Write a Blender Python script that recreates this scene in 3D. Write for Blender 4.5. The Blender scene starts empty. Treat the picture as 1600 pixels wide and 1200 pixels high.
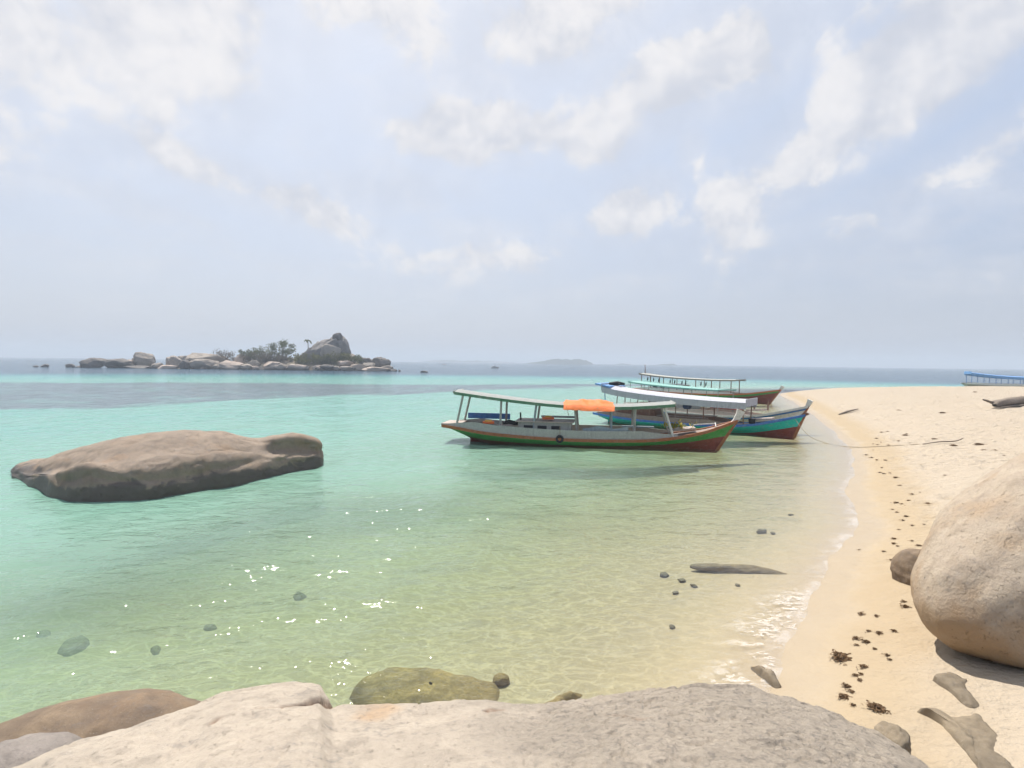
import bpy, bmesh, math, random
import numpy as np
from mathutils import Vector, Matrix

R = math.radians
sc = bpy.context.scene
col = sc.collection
random.seed(7)
rng = np.random.default_rng(7)

# ------------------------------------------------------------------ camera
CAM_H = 3.6
cd = bpy.data.cameras.new('camera'); cam = bpy.data.objects.new('camera', cd); col.objects.link(cam)
cd.sensor_width = 36.0; cd.lens = 20.25; cd.clip_start = 0.05; cd.clip_end = 40000
PITCH, ROLL = R(2.16), R(0.68)
cam.matrix_world = Matrix.Translation((0, 0, CAM_H)) @ Matrix.Rotation(math.pi/2 - PITCH, 4, 'X') @ Matrix.Rotation(ROLL, 4, 'Z')
sc.camera = cam
sc.render.resolution_x, sc.render.resolution_y = 1024, 768

# ------------------------------------------------------------------ light: sun high in front, left of the view
SUN_AZ, SUN_EL = R(-24), R(60)
SUN = Vector((math.sin(SUN_AZ)*math.cos(SUN_EL), math.cos(SUN_AZ)*math.cos(SUN_EL), math.sin(SUN_EL)))
sd = bpy.data.lights.new('sun', 'SUN'); sun = bpy.data.objects.new('sun', sd); col.objects.link(sun)
sd.energy = 4.4; sd.angle = R(0.6); sd.color = (1.0, 0.955, 0.88)
sun.rotation_euler = SUN.to_track_quat('Z', 'Y').to_euler()
sun.location = (0, 0, 60)

vs = sc.view_settings
vs.view_transform = 'Standard'; vs.look = 'None'; vs.exposure = 0.55; vs.gamma = 1.0; vs.use_curve_mapping = False
cy = sc.cycles
cy.use_denoising = True
cy.max_bounces = 5; cy.diffuse_bounces = 2; cy.glossy_bounces = 2; cy.transmission_bounces = 2; cy.volume_bounces = 0; cy.transparent_max_bounces = 10
cy.use_adaptive_sampling = True; cy.adaptive_threshold = 0.03; cy.adaptive_min_samples = 12
cy.caustics_reflective = False; cy.caustics_refractive = False
cy.sample_clamp_indirect = 6.0

# ------------------------------------------------------------------ node helper
class NT:
    def __init__(s, tree):
        s.t = tree; s.n = tree.nodes; s.l = tree.links; s.n.clear()
    def new(s, typ, **kw):
        n = s.n.new(typ)
        for k, v in kw.items(): setattr(n, k, v)
        return n
    def put(s, sock, v):
        if v is None: return
        if hasattr(v, 'is_output'): s.l.new(v, sock)
        elif isinstance(v, (tuple, list, Vector)) and sock.type == 'RGBA': sock.default_value = (*v[:3], 1.0)
        else: sock.default_value = v
    def math(s, op, a, b=None, c=None, clamp=False):
        n = s.new('ShaderNodeMath', operation=op, use_clamp=clamp)
        s.put(n.inputs[0], a); s.put(n.inputs[1], b); s.put(n.inputs[2], c)
        return n.outputs[0]
    def vm(s, op, a, b=None, scale=None):
        n = s.new('ShaderNodeVectorMath', operation=op)
        s.put(n.inputs[0], a); s.put(n.inputs[1], b)
        if scale is not None: s.put(n.inputs['Scale'], scale)
        return n.outputs['Value'] if op in ('DOT_PRODUCT', 'LENGTH', 'DISTANCE') else n.outputs[0]
    def noise(s, vec, scale, detail=4.0, rough=0.5, dist=0.0, dims='3D'):
        n = s.new('ShaderNodeTexNoise', noise_dimensions=dims)
        s.put(n.inputs['Vector'], vec); n.inputs['Scale'].default_value = scale; n.inputs['Detail'].default_value = detail
        n.inputs['Roughness'].default_value = rough; n.inputs['Distortion'].default_value = dist
        return n.outputs[0]
    def noise_c(s, vec, scale, detail):
        n = s.new('ShaderNodeTexNoise'); s.put(n.inputs['Vector'], vec); n.inputs['Scale'].default_value = scale; n.inputs['Detail'].default_value = detail
        return n.outputs[1]
    def voro(s, vec, scale, feature='F1', dims='3D', rnd=1.0):
        n = s.new('ShaderNodeTexVoronoi', feature=feature, voronoi_dimensions=dims)
        s.put(n.inputs['Vector'], vec); n.inputs['Scale'].default_value = scale; n.inputs['Randomness'].default_value = rnd
        return n.outputs['Distance']
    def sstep(s, v, lo, hi, a=0.0, b=1.0):
        n = s.new('ShaderNodeMapRange', interpolation_type='SMOOTHSTEP')
        s.put(n.inputs[0], v); s.put(n.inputs[1], lo); s.put(n.inputs[2], hi); n.inputs[3].default_value = a; n.inputs[4].default_value = b
        return n.outputs[0]
    def lin(s, v, lo, hi, a=0.0, b=1.0, clamp=True):
        n = s.new('ShaderNodeMapRange', clamp=clamp)
        s.put(n.inputs[0], v); n.inputs[1].default_value = lo; n.inputs[2].default_value = hi; n.inputs[3].default_value = a; n.inputs[4].default_value = b
        return n.outputs[0]
    def mix(s, f, a, b, blend='MIX'):
        n = s.new('ShaderNodeMix', data_type='RGBA', blend_type=blend)
        s.put(n.inputs[0], f); s.put(n.inputs[6], a); s.put(n.inputs[7], b)
        return n.outputs[2]
    def attr(s, name):
        return s.new('ShaderNodeAttribute', attribute_name=name).outputs['Fac']
    def pos(s): return s.new('ShaderNodeNewGeometry').outputs['Position']
    def obj(s): return s.new('ShaderNodeTexCoord').outputs['Object']
    def sep(s, v):
        n = s.new('ShaderNodeSeparateXYZ'); s.put(n.inputs[0], v); return n.outputs
    def comb(s, x, y, z):
        n = s.new('ShaderNodeCombineXYZ'); s.put(n.inputs[0], x); s.put(n.inputs[1], y); s.put(n.inputs[2], z); return n.outputs[0]
    def scaled(s, v, sx, sy, sz, rz=0.0):
        n = s.new('ShaderNodeMapping'); s.put(n.inputs[0], v); n.inputs['Scale'].default_value = (sx, sy, sz); n.inputs['Rotation'].default_value = (0, 0, rz); return n.outputs[0]
    def bump(s, h, strength=1.0, dist=1.0):
        n = s.new('ShaderNodeBump'); s.put(n.inputs['Height'], h); n.inputs['Strength'].default_value = strength; n.inputs['Distance'].default_value = dist
        return n.outputs[0]

# ------------------------------------------------------------------ world: hazy tropical sky with soft cumulus
w = bpy.data.worlds.new('World'); sc.world = w; w.use_nodes = True
w.cycles.sampling_method = 'MANUAL'; w.cycles.sample_map_resolution = 512
T = NT(w.node_tree)
sky = T.new('ShaderNodeTexSky', sky_type='NISHITA')
sky.sun_disc = False; sky.sun_elevation = SUN_EL; sky.sun_rotation = SUN_AZ
sky.altitude = 0; sky.air_density = 1.0; sky.dust_density = 3.0; sky.ozone_density = 1.2
dirv = T.vm('NORMALIZE', T.new('ShaderNodeTexCoord').outputs['Generated'])
dx, dy, dz = T.sep(dirv)
inv = T.math('DIVIDE', 1.0, T.math('ADD', T.math('MAXIMUM', dz, 0.0), 0.16))
plan = T.comb(T.math('MULTIPLY', dx, inv), T.math('MULTIPLY', dy, inv), 0.37)
# cumulus heads: (x, y, z of the centre direction, half width, half height, tilt, weight)
HEADS = [
 ((-0.518, 0.734, 0.437), .22, .16, 0.3, .66), ((-0.462, 0.695, 0.551), .12, .08, -0.5, .6), ((-0.655, 0.615, 0.44), .05, .06, 0, .4),
 ((0.073, 0.852, 0.518), .13, .075, 0.15, .75), ((-0.22, 0.82, 0.527), .12, .06, -0.4, .5),
 ((-0.058, 0.931, 0.360), .13, .045, 0.08, .62), ((0.131, 0.925, 0.357), .075, .040, -0.1, .58),
 ((0.206, 0.944, 0.258), .070, .045, 0.5, .66), ((0.27, 0.86, 0.43), .19, .07, 0.28, .70), ((0.272, 0.90, 0.33), .030, .055, 0.0, .5),
 ((0.516, 0.763, 0.385), .30, .062, 0.55, .74), ((0.58, 0.77, 0.26), .23, .040, 0.45, .42), ((0.47, 0.85, 0.22), .20, .035, 0.2, .3),
 ((-0.410, 0.872, 0.265), .24, .035, -0.28, .56), ((-0.021, 0.984, 0.180), .11, .028, 0.0, .34), ((-0.10, 0.95, 0.29), .07, .03, -.2, .3),
]
mask = None
for c, a, b, tilt, wt in HEADS:
    c = Vector(c).normalized(); h = Vector((c.y, -c.x, 0)).normalized(); v = h.cross(c)
    t1 = h*math.cos(tilt) + v*math.sin(tilt); t2 = -h*math.sin(tilt) + v*math.cos(tilt)
    u_ = T.math('DIVIDE', T.vm('DOT_PRODUCT', dirv, tuple(t1)), a)
    v_ = T.math('DIVIDE', T.vm('DOT_PRODUCT', dirv, tuple(t2)), b)
    q = T.math('ADD', T.math('MULTIPLY', u_, u_), T.math('MULTIPLY', v_, v_))
    g = T.math('EXPONENT', T.math('MULTIPLY', q, -0.7))
    front = T.math('GREATER_THAN', T.vm('DOT_PRODUCT', dirv, tuple(c)), 0.3)
    g = T.math('MULTIPLY', T.math('MULTIPLY', g, front), wt)
    mask = g if mask is None else T.math('MAXIMUM', mask, g)
n0 = T.noise(plan, 1.6, 4.0, 0.58, 0.0, '2D')
wob = T.vm('SCALE', T.vm('SUBTRACT', T.noise_c(dirv, 4.0, 2.0), (0.5, 0.5, 0.5)), None, 0.10)
cdir = T.vm('ADD', dirv, wob)
fb = T.noise(cdir, 6.5, 7.0, 0.60)
fb_up = T.noise(T.vm('ADD', cdir, tuple(SUN*0.035)), 6.5, 4.0, 0.60)
d0 = T.math('ADD', T.math('ADD', T.math('MULTIPLY', n0, 0.30), T.math('MULTIPLY', fb, 1.05)), T.math('MULTIPLY', mask, 0.62))
cum = T.sstep(d0, 0.80, 0.98)
skirt = T.sstep(T.math('ADD', T.math('MULTIPLY', fb_up, 0.45), T.math('MULTIPLY', mask, 0.75)), 0.22, 0.62)
thin = T.math('MULTIPLY', T.sstep(n0, 0.36, 0.74), 0.38)
low = T.sstep(dz, 0.02, 0.20)
cov = T.math('MULTIPLY', T.math('MAXIMUM', T.math('MULTIPLY', cum, 0.80), T.math('MAXIMUM', thin, T.math('MULTIPLY', skirt, 0.36))), low)
relief = T.math('ADD', T.math('MULTIPLY', T.math('SUBTRACT', fb, fb_up), 3.0), T.math('MULTIPLY', T.math('SUBTRACT', d0, 0.95), 0.5))
lit = T.sstep(relief, -0.50, 0.50)
ccol = T.mix(lit, (4.5, 4.65, 5.1), (6.5, 6.3, 6.2))
veil = T.mix(T.sstep(dz, 0.0, 0.40), (3.85, 4.1, 4.75), (3.15, 4.0, 5.6))
# aureole: haze scatters the sunlight forward, so the sky pales towards the sun
aure = T.sstep(T.vm('DOT_PRODUCT', dirv, tuple(SUN)), 0.25, 0.95)
veil = T.mix(aure, veil, (5.3, 5.65, 6.35))
base = T.mix(0.80, sky.outputs[0], veil)
skyc = T.mix(cov, base, ccol)
bg = T.new('ShaderNodeBackground'); T.put(bg.inputs[0], skyc); bg.inputs[1].default_value = 0.1
T.l.new(bg.outputs[0], T.new('ShaderNodeOutputWorld').inputs[0])

# ------------------------------------------------------------------ numpy noise
def _hash(ix, iy, iz, seed):
    h = (ix.astype(np.int64)*374761393 + iy.astype(np.int64)*668265263 + iz.astype(np.int64)*2147483647 + seed*974634777) & 0xffffffff
    h = ((h ^ (h >> 13))*1274126177) & 0xffffffff
    h = ((h ^ (h >> 16))*2246822519) & 0xffffffff
    return ((h ^ (h >> 15)) & 0xffff)/32767.5 - 1.0
def vnoise(P, seed=0):
    P = np.asarray(P, float); i = np.floor(P); f = P - i; i = i.astype(np.int64)
    f = f*f*f*(f*(f*6 - 15) + 10)
    o = 0.0
    for a in (0, 1):
        wx = f[..., 0] if a else 1 - f[..., 0]
        for b in (0, 1):
            wy = f[..., 1] if b else 1 - f[..., 1]
            for c in (0, 1):
                wz = f[..., 2] if c else 1 - f[..., 2]
                o = o + wx*wy*wz*_hash(i[..., 0] + a, i[..., 1] + b, i[..., 2] + c, seed)
    return o
def fbm(P, octv=4, seed=0, gain=0.5):
    P = np.asarray(P, float); o = 0.0; a = 1.0; s = 1.0
    for k in range(octv):
        o = o + a*vnoise(P*s + 17.3*k, seed + k); a *= gain; s *= 2.03
    return o
def sm(a, b, x):
    t = np.clip((x - a)/(b - a), 0, 1); return t*t*(3 - 2*t)

# ------------------------------------------------------------------ object helpers
def link(o, parent=None):
    col.objects.link(o)
    if parent is not None: o.parent = parent
    return o
def tag(o, label=None, cat=None, group=None, kind=None):
    if label: o['label'] = label
    if cat: o['category'] = cat
    if group: o['group'] = group
    if kind: o['kind'] = kind
    return o
def mesh_obj(name, V, F, mat, parent=None, smooth=True, attrs=None):
    me = bpy.data.meshes.new(name)
    me.from_pydata([tuple(map(float, v)) for v in V], [], [tuple(map(int, f)) for f in F]); me.update()
    return finish(name, me, mat, parent, smooth, attrs)
def finish(name, me, mat, parent=None, smooth=True, attrs=None):
    if mat is not None: me.materials.append(mat)
    if smooth: me.polygons.foreach_set('use_smooth', [True]*len(me.polygons))
    for k, v in (attrs or {}).items():
        a = me.attributes.new(k, 'FLOAT', 'POINT'); a.data.foreach_set('value', np.asarray(v, np.float32))
    return link(bpy.data.objects.new(name, me), parent)
def grid_mesh(name, X, wrap=False):
    n, m = X.shape[:2]
    idx = np.arange(n*m).reshape(n, m)
    if wrap: idx = np.concatenate([idx, idx[:, :1]], 1)
    q = np.stack([idx[:-1, :-1], idx[:-1, 1:], idx[1:, 1:], idx[1:, :-1]], -1).reshape(-1, 4)
    me = bpy.data.meshes.new(name)
    me.vertices.add(n*m); me.vertices.foreach_set('co', X.reshape(-1).astype(np.float32))
    me.loops.add(q.size); me.loops.foreach_set('vertex_index', q.reshape(-1).astype(np.int32))
    me.polygons.add(len(q)); me.polygons.foreach_set('loop_start', np.arange(0, q.size, 4, dtype=np.int32))
    me.update(calc_edges=True); me.validate()
    return me
def empty(name, loc=(0, 0, 0), rz=0.0):
    o = bpy.data.objects.new(name, None); o.location = loc; o.rotation_euler = (0, 0, rz); o.empty_display_size = 0.2
    return link(o)
class MB:
    def __init__(s): s.v = []; s.f = []
    def add(s, V, F):
        k = len(s.v); s.v += [tuple(p) for p in V]; s.f += [tuple(i + k for i in f) for f in F]; return s
    def box(s, c, d, rz=0.0, ry=0.0):
        M = Matrix.Rotation(rz, 3, 'Z') @ Matrix.Rotation(ry, 3, 'Y')
        V = [Vector(c) + M @ Vector((x*d[0]/2, y*d[1]/2, z*d[2]/2)) for x in (-1, 1) for y in (-1, 1) for z in (-1, 1)]
        return s.add(V, [(0, 1, 3, 2), (4, 6, 7, 5), (0, 4, 5, 1), (2, 3, 7, 6), (0, 2, 6, 4), (1, 5, 7, 3)])
    def tube(s, pts, rad, n=8, cap=True):
        pts = [Vector(p) for p in pts]; rings = []
        if not hasattr(rad, '__len__'): rad = [rad]*len(pts)
        for i, p in enumerate(pts):
            d = (pts[min(i+1, len(pts)-1)] - pts[max(i-1, 0)]).normalized()
            a = d.cross(Vector((0, 0, 1)) if abs(d.z) < .9 else Vector((1, 0, 0))).normalized(); b = d.cross(a)
            rings.append([p + (a*math.cos(2*math.pi*k/n) + b*math.sin(2*math.pi*k/n))*rad[i] for k in range(n)])
        V = [q for r in rings for q in r]
        F = [(i*n+k, i*n+(k+1) % n, (i+1)*n+(k+1) % n, (i+1)*n+k) for i in range(len(pts)-1) for k in range(n)]
        if cap: F += [tuple(range(n))[::-1], tuple((len(pts)-1)*n + k for k in range(n))]
        return s.add(V, F)
    def grid(s, G):
        n, m = len(G), len(G[0])
        return s.add([p for r in G for p in r], [(i*m+j, i*m+j+1, (i+1)*m+j+1, (i+1)*m+j) for i in range(n-1) for j in range(m-1)])
    def sweep(s, rows):   # rows of closed section points
        n, m = len(rows), len(rows[0])
        F = [(i*m+j, i*m+(j+1) % m, (i+1)*m+(j+1) % m, (i+1)*m+j) for i in range(n-1) for j in range(m)]
        F += [tuple(range(m))[::-1], tuple((n-1)*m + j for j in range(m))]
        return s.add([p for r in rows for p in r], F)
    def build(s, name, mat, parent=None, smooth=False):
        return mesh_obj(name, s.v, s.f, mat, parent, smooth)

# ------------------------------------------------------------------ materials
def newmat(name):
    m = bpy.data.materials.new(name); m.use_nodes = True
    return m, NT(m.node_tree)
def out(t, sh): t.l.new(sh, t.new('ShaderNodeOutputMaterial').inputs[0])
def principled(t, colr, rough=0.7, normal=None, spec=0.3, metal=0.0):
    p = t.new('ShaderNodeBsdfPrincipled')
    t.put(p.inputs['Base Color'], colr); t.put(p.inputs['Roughness'], rough); t.put(p.inputs['Specular IOR Level'], spec); p.inputs['Metallic'].default_value = metal
    if normal is not None: t.l.new(normal, p.inputs['Normal'])
    return p
def mat_paint(name, c, wear=(0.35, 0.31, 0.27), amount=0.35, rough=0.55, scale=3.0):
    m, t = newmat(name); P = t.obj()
    n = t.noise(t.scaled(P, 1, 3, 3), scale, 7, 0.65); f = t.noise(P, 22, 4, 0.6)
    wv = t.math('MULTIPLY', t.sstep(n, 0.5, 0.72), amount)
    run = t.noise(t.scaled(P, 7, 7, .7), 2.0, 4, .6)   # rain streaks and grime
    c2 = t.mix(t.sstep(f, 0.3, 0.75), tuple(x*0.8 for x in c), tuple(min(1, x*1.1) for x in c))
    cc = t.mix(wv, c2, wear)
    cc = t.mix(t.sstep(run, 0.48, 0.72, 0.0, 0.45), cc, tuple(x*0.45 for x in c))
    h = t.math('ADD', t.math('MULTIPLY', n, 0.006), t.math('MULTIPLY', f, 0.003))
    out(t, principled(t, cc, rough, t.bump(h), 0.3).outputs[0]); return m
def mat_rock(name, c1, c2, dark, lichen=0.4, foot_z=None, footc=(0.035, 0.03, 0.026), scale=1.0, relief=1.0, rust=0.0, rustc=(0.42, 0.24, 0.11), stain=None, pits=0.5, flake=0.0, foot_soft=.11, foot_noise=1.1, rough_side=None):
    m, t = newmat(name); P = t.pos()
    big = t.noise(P, 0.55*scale, 4, 0.55, 0.4); mid = t.noise(P, 3.2*scale, 9, 0.62, 0.3); fine = t.noise(P, 26*scale, 6, 0.65)
    grit = t.noise(P, 130*scale, 3, 0.6)
    c = t.mix(t.sstep(mid, 0.34, 0.66), c1, c2)
    c = t.mix(t.math('MULTIPLY', t.sstep(big, 0.46, 0.66), 0.6), c, dark)
    if rust: c = t.mix(t.math('MULTIPLY', t.sstep(t.noise(P, 1.1*scale, 5, .6, .6), 0.5, 0.7), rust), c, rustc)
    if stain:
        (sx, sy, sz), sr, scl, amt = stain
        dd = t.vm('LENGTH', t.vm('MULTIPLY', t.vm('SUBTRACT', P, (sx, sy, sz)), (1/sr, 0.6/sr, 0.6/sr)))
        dd = t.math('ADD', dd, t.math('MULTIPLY', t.math('SUBTRACT', mid, 0.5), 1.6))
        c = t.mix(t.sstep(dd, 1.0, 0.1, 0.0, amt), c, scl)
    drip = t.noise(t.scaled(P, 3.2*scale, 3.2*scale, .5*scale), 1.0, 5, .6)   # rain streaks down the faces
    c = t.mix(t.sstep(drip, .52, .70, 0, .40), c, tuple(x*.62 for x in dark))
    patch = t.math('MULTIPLY', t.sstep(t.noise(P, 9*scale, 8, 0.72, 0.7), 0.52, 0.62), t.sstep(t.noise(P, 1.3*scale, 3, .5), 0.42, 0.60))
    c = t.mix(t.math('MULTIPLY', patch, lichen), c, (0.16, 0.15, 0.145))
    c = t.mix(t.lin(grit, 0.35, 0.65, 0.0, 0.42), c, tuple(x*0.42 for x in c1))
    c = t.mix(t.sstep(fine, 0.50, 0.70, 0.0, 0.30), c, tuple(x*0.6 for x in dark))
    c = t.mix(t.sstep(t.noise(P, 60*scale, 3, 0.5), 0.66, 0.74, 0.0, 0.35), c, (0.75, 0.70, 0.62))
    flk = None
    if rough_side:
        c = t.mix(t.math('MULTIPLY', t.attr('crack'), .75), c, (0.17, 0.085, 0.045))   # weathered, flaking half of the rock
        sx_ = t.sstep(t.math('ADD', t.sep(P)[0], t.math('MULTIPLY', t.math('SUBTRACT', big, 0.5), 2.5)), *rough_side)
        flk = t.math('MULTIPLY', t.noise(P, 16*scale, 7, .72, .8), sx_)
        c = t.mix(t.math('MULTIPLY', sx_, 0.35), c, (0.37, 0.315, 0.25))
        c = t.mix(t.math('MULTIPLY', t.sstep(t.noise(P, 13*scale, 7, .74, .6), .50, .62), t.math('MULTIPLY', sx_, .6)), c, (0.17, 0.15, 0.132))
    rg = t.math('ABSOLUTE', t.math('SUBTRACT', t.noise(P, 7.0*scale, 6, .68, .3), 0.5))
    crk = t.math('MULTIPLY', t.sstep(rg, 0.014, 0.0), t.sstep(t.noise(P, 1.6*scale, 4, .6), 0.55, 0.68))
    c = t.mix(t.math('MULTIPLY', crk, 0.45*flake), c, tuple(x*0.45 for x in dark))
    h = t.math('ADD', t.math('MULTIPLY', mid, 0.035*relief/scale), t.math('MULTIPLY', fine, 0.010*relief/scale))
    h = t.math('ADD', h, t.math('MULTIPLY', grit, 0.0022*relief/scale))
    h = t.math('SUBTRACT', h, t.math('MULTIPLY', crk, 0.014*relief*flake/scale))
    pit = t.sstep(t.noise(P, 14*scale, 5, 0.7, 0.5), 0.60, 0.68)
    h = t.math('SUBTRACT', h, t.math('MULTIPLY', pit, 0.007*pits/scale))
    if flk is not None: h = t.math('ADD', h, t.math('MULTIPLY', flk, 0.045/scale))
    rough = 0.85
    if foot_z is not None:  # foot of the rock: dark and wet on sea rocks, only browner on granite_warm
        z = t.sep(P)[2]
        e = t.math('ADD', z, t.math('MULTIPLY', t.math('SUBTRACT', t.noise(P, 1.7*scale, 6, .6, .5), 0.5), -foot_noise))
        wf = t.sstep(e, foot_z + foot_soft, foot_z - foot_soft)
        c = t.mix(t.math('MULTIPLY', wf, 0.86), c, footc)
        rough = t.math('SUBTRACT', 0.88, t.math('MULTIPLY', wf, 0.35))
    out(t, principled(t, c, rough, t.bump(h), 0.25).outputs[0]); return m

def mat_plain(name, c, rough=0.7, var=0.25, scale=6.0, bump=0.0, spec=0.3):
    m, t = newmat(name); P = t.obj()
    n = t.noise(P, scale, 5, 0.6)
    cc = t.mix(n, tuple(x*(1-var) for x in c), tuple(min(1, x*(1+var)) for x in c))
    out(t, principled(t, cc, rough, t.bump(t.math('MULTIPLY', n, bump)) if bump else None, spec).outputs[0]); return m
def mat_leaf(name, c1, c2):
    m, t = newmat(name); P = t.pos()
    info = t.new('ShaderNodeNewGeometry').outputs['Random Per Island']
    c = t.mix(info, c1, c2)
    d = t.new('ShaderNodeBsdfDiffuse'); t.put(d.inputs[0], c)
    tr = t.new('ShaderNodeBsdfTranslucent'); t.put(tr.inputs[0], c)
    mx = t.new('ShaderNodeMixShader'); mx.inputs[0].default_value = 0.3
    t.l.new(d.outputs[0], mx.inputs[1]); t.l.new(tr.outputs[0], mx.inputs[2])
    out(t, mx.outputs[0]); return m

# ------------------------------------------------------------------ the beach and the sea bed
SHORE = np.array([(1.2, -60), (1.4, -20), (1.5, 0), (2.0, 4.6), (2.6, 5.8), (3.02, 6.3), (3.4, 7.1), (3.85, 7.7), (4.3, 8.3), (4.95, 9.3), (5.9, 10.5), (6.9, 11.7), (7.9, 13.1),
                  (9.1, 15.2), (10.2, 17.2), (12.6, 21.2), (14.9, 25.3), (16.5, 28.8), (18.0, 32.3), (20.1, 37.2), (22.2, 42.4), (24.7, 48.6), (27.3, 55.2), (29.8, 62), (32.5, 70),
                  (35.8, 76), (41, 81), (50, 86), (62, 89), (80, 92), (110, 95), (170, 100), (420, 110)], float)
def resample(P, n):
    d = np.r_[0, np.cumsum(np.hypot(*np.diff(P, axis=0).T))]; t = np.linspace(0, d[-1], n)
    return np.c_[np.interp(t, d, P[:, 0]), np.interp(t, d, P[:, 1])]
def smooth_poly(P, it=2):
    for _ in range(it):
        Q = np.empty((2*len(P)-2, 2)); Q[0::2] = P[:-1]*.75 + P[1:]*.25; Q[1::2] = P[:-1]*.25 + P[1:]*.75; P = np.r_[P[:1], Q, P[-1:]]
    return P
SHORE_S = smooth_poly(SHORE, 1)
def shore_dist(x, y):
    best = np.full(x.shape, 1e9); sgn = np.zeros(x.shape)
    for (ax, ay), (bx, by) in zip(SHORE_S[:-1], SHORE_S[1:]):
        ex, ey = bx-ax, by-ay; L = ex*ex + ey*ey
        t = np.clip(((x-ax)*ex + (y-ay)*ey)/L, 0, 1); px = x-ax-t*ex; py = y-ay-t*ey; d = px*px + py*py
        s = ex*(y-ay) - ey*(x-ax)
        u = d < best; best = np.where(u, d, best); sgn = np.where(u, -np.sign(s), sgn)
    return np.sqrt(best)*np.where(sgn == 0, 1, sgn)
def terr(x, y):
    x = np.asarray(x, float); y = np.asarray(y, float)
    P = np.stack([x, y, np.zeros_like(x)], -1)
    s = shore_dist(x, y) + 0.14*fbm(P*0.35, 3, 11)*sm(60, 20, np.hypot(x, y)) + 0.045*fbm(P*1.6, 2, 14)*sm(25, 10, np.hypot(x, y))
    land = 1.25*(1 - np.exp(-np.maximum(s, 0)/6.0)) + 0.10*fbm(P*0.16, 3, 5)*sm(3, 14, s) + 0.035*fbm(P*0.9, 3, 8)*sm(1.5, 4, s)
    r = np.hypot(x, y)
    dep = 2.3*(1 - np.exp(np.minimum(s, 0)/17.0)) + 0.14*fbm(P*0.22, 3, 21)*sm(-2, -9, s)
    dep = dep + 5.5*sm(105, 230, r)
    return np.where(s > 0, land, -dep)
def terr1(x, y): return float(terr(np.array([x]), np.array([y]))[0])

def polar(az, rad):
    A, Rr = np.meshgrid(az, rad); return np.sin(A)*Rr, np.cos(A)*Rr
az = np.radians(np.r_[np.linspace(-180, -58, 26)[:-1], np.linspace(-58, 62, 560), np.linspace(62, 180, 26)[1:-1]])
rad = np.exp(np.linspace(math.log(0.8), math.log(300), 420))
X, Y = polar(az, rad); Z = terr(X, Y)
rr = np.hypot(X, Y)
Pn = np.stack([X, Y, 0*X], -1)
# trampled dry sand and ripple marks
Z = Z + 0.02*fbm(Pn*2.2, 3, 31)*sm(0.35, 0.7, Z)*sm(40, 15, rr) + 0.008*fbm(Pn*6.0, 2, 33)*sm(14, 7, rr)*sm(0.25, 0.4, Z)
# dents of footprints in the dry sand
fp = []
for k in range(420):
    a = rng.uniform(14, 34); b = rng.uniform(0, 1)
    yy = 12 + 46*b**1.2; xx = np.interp(yy, SHORE[:, 1], SHORE[:, 0]) + rng.uniform(1.6, 3 + yy*0.35)
    fp.append((xx, yy, rng.uniform(.15, .30), rng.uniform(.03, .075)))
for xx, yy, s_, d_ in fp:
    q = ((X-xx)**2 + (Y-yy)**2)/(s_*s_)
    Z = Z - d_*np.exp(-q*1.4) + d_*0.45*np.exp(-((np.sqrt(q)-1.4)**2)*4)
me = grid_mesh('beach', np.stack([X, Y, Z], -1), wrap=True)
mS, t = newmat('sand')
P = t.pos(); z = t.sep(P)[2]
wn = t.noise(P, 0.9, 5, 0.6, 0.4)
ze = t.math('ADD', z, t.math('MULTIPLY', t.math('SUBTRACT', wn, 0.5), 0.16))
dry = t.mix(t.noise(P, 0.35, 5, .6), (0.405, 0.335, 0.255), (0.45, 0.385, 0.305))
dry = t.mix(t.lin(t.noise(P, 90, 4, .7), .3, .7, 0, .30), dry, (0.33, 0.255, 0.17))
dry = t.mix(t.sstep(t.noise(P, 2.6, 8, .7, .5), .56, .72, 0, .28), dry, (0.34, 0.265, 0.18))
damp = t.mix(t.noise(P, 1.6, 6, .6), (0.345, 0.268, 0.175), (0.385, 0.305, 0.205))
c = t.mix(t.sstep(ze, 0.20, 0.40), damp, dry)
c = t.mix(t.sstep(z, 0.0, -0.12), c, (0.42, 0.33, 0.205))
# sea grass beds on the floor of the bay
gr = t.attr('grass')
c = t.mix(t.sstep(gr, 0.35, 0.75), c, (0.07, 0.075, 0.055))
wet = t.sstep(ze, 0.16, 0.05)
h = t.math('ADD', t.math('MULTIPLY', t.noise(P, 9, 6, .62), 0.028), t.math('MULTIPLY', t.noise(P, 60, 4, .65), 0.004))
h = t.math('ADD', h, t.math('MULTIPLY', t.noise(t.scaled(P, 1, 1.0, 1), 2.4, 5, .65), 0.14))
dw_ = t.vm('ADD', P, t.vm('SCALE', t.comb(wn, t.noise(P, 3.0, 2, .5), 0.0), None, 0.5))
dent = t.math('MULTIPLY', t.sstep(t.voro(dw_, 2.1, 'F1', '2D'), 0.42, 0.10), t.sstep(t.noise(P, 0.22, 3, .6), .42, .58))
h = t.math('SUBTRACT', h, t.math('MULTIPLY', dent, 0.05))
h = t.math('MULTIPLY', h, t.sstep(ze, 0.08, 0.42, 0.16, 1.0))
out(t, principled(t, c, t.math('SUBTRACT', 0.9, t.math('MULTIPLY', wet, 0.5)), t.bump(h), t.math('ADD', 0.15, t.math('MULTIPLY', wet, 0.3))).outputs[0])

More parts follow.
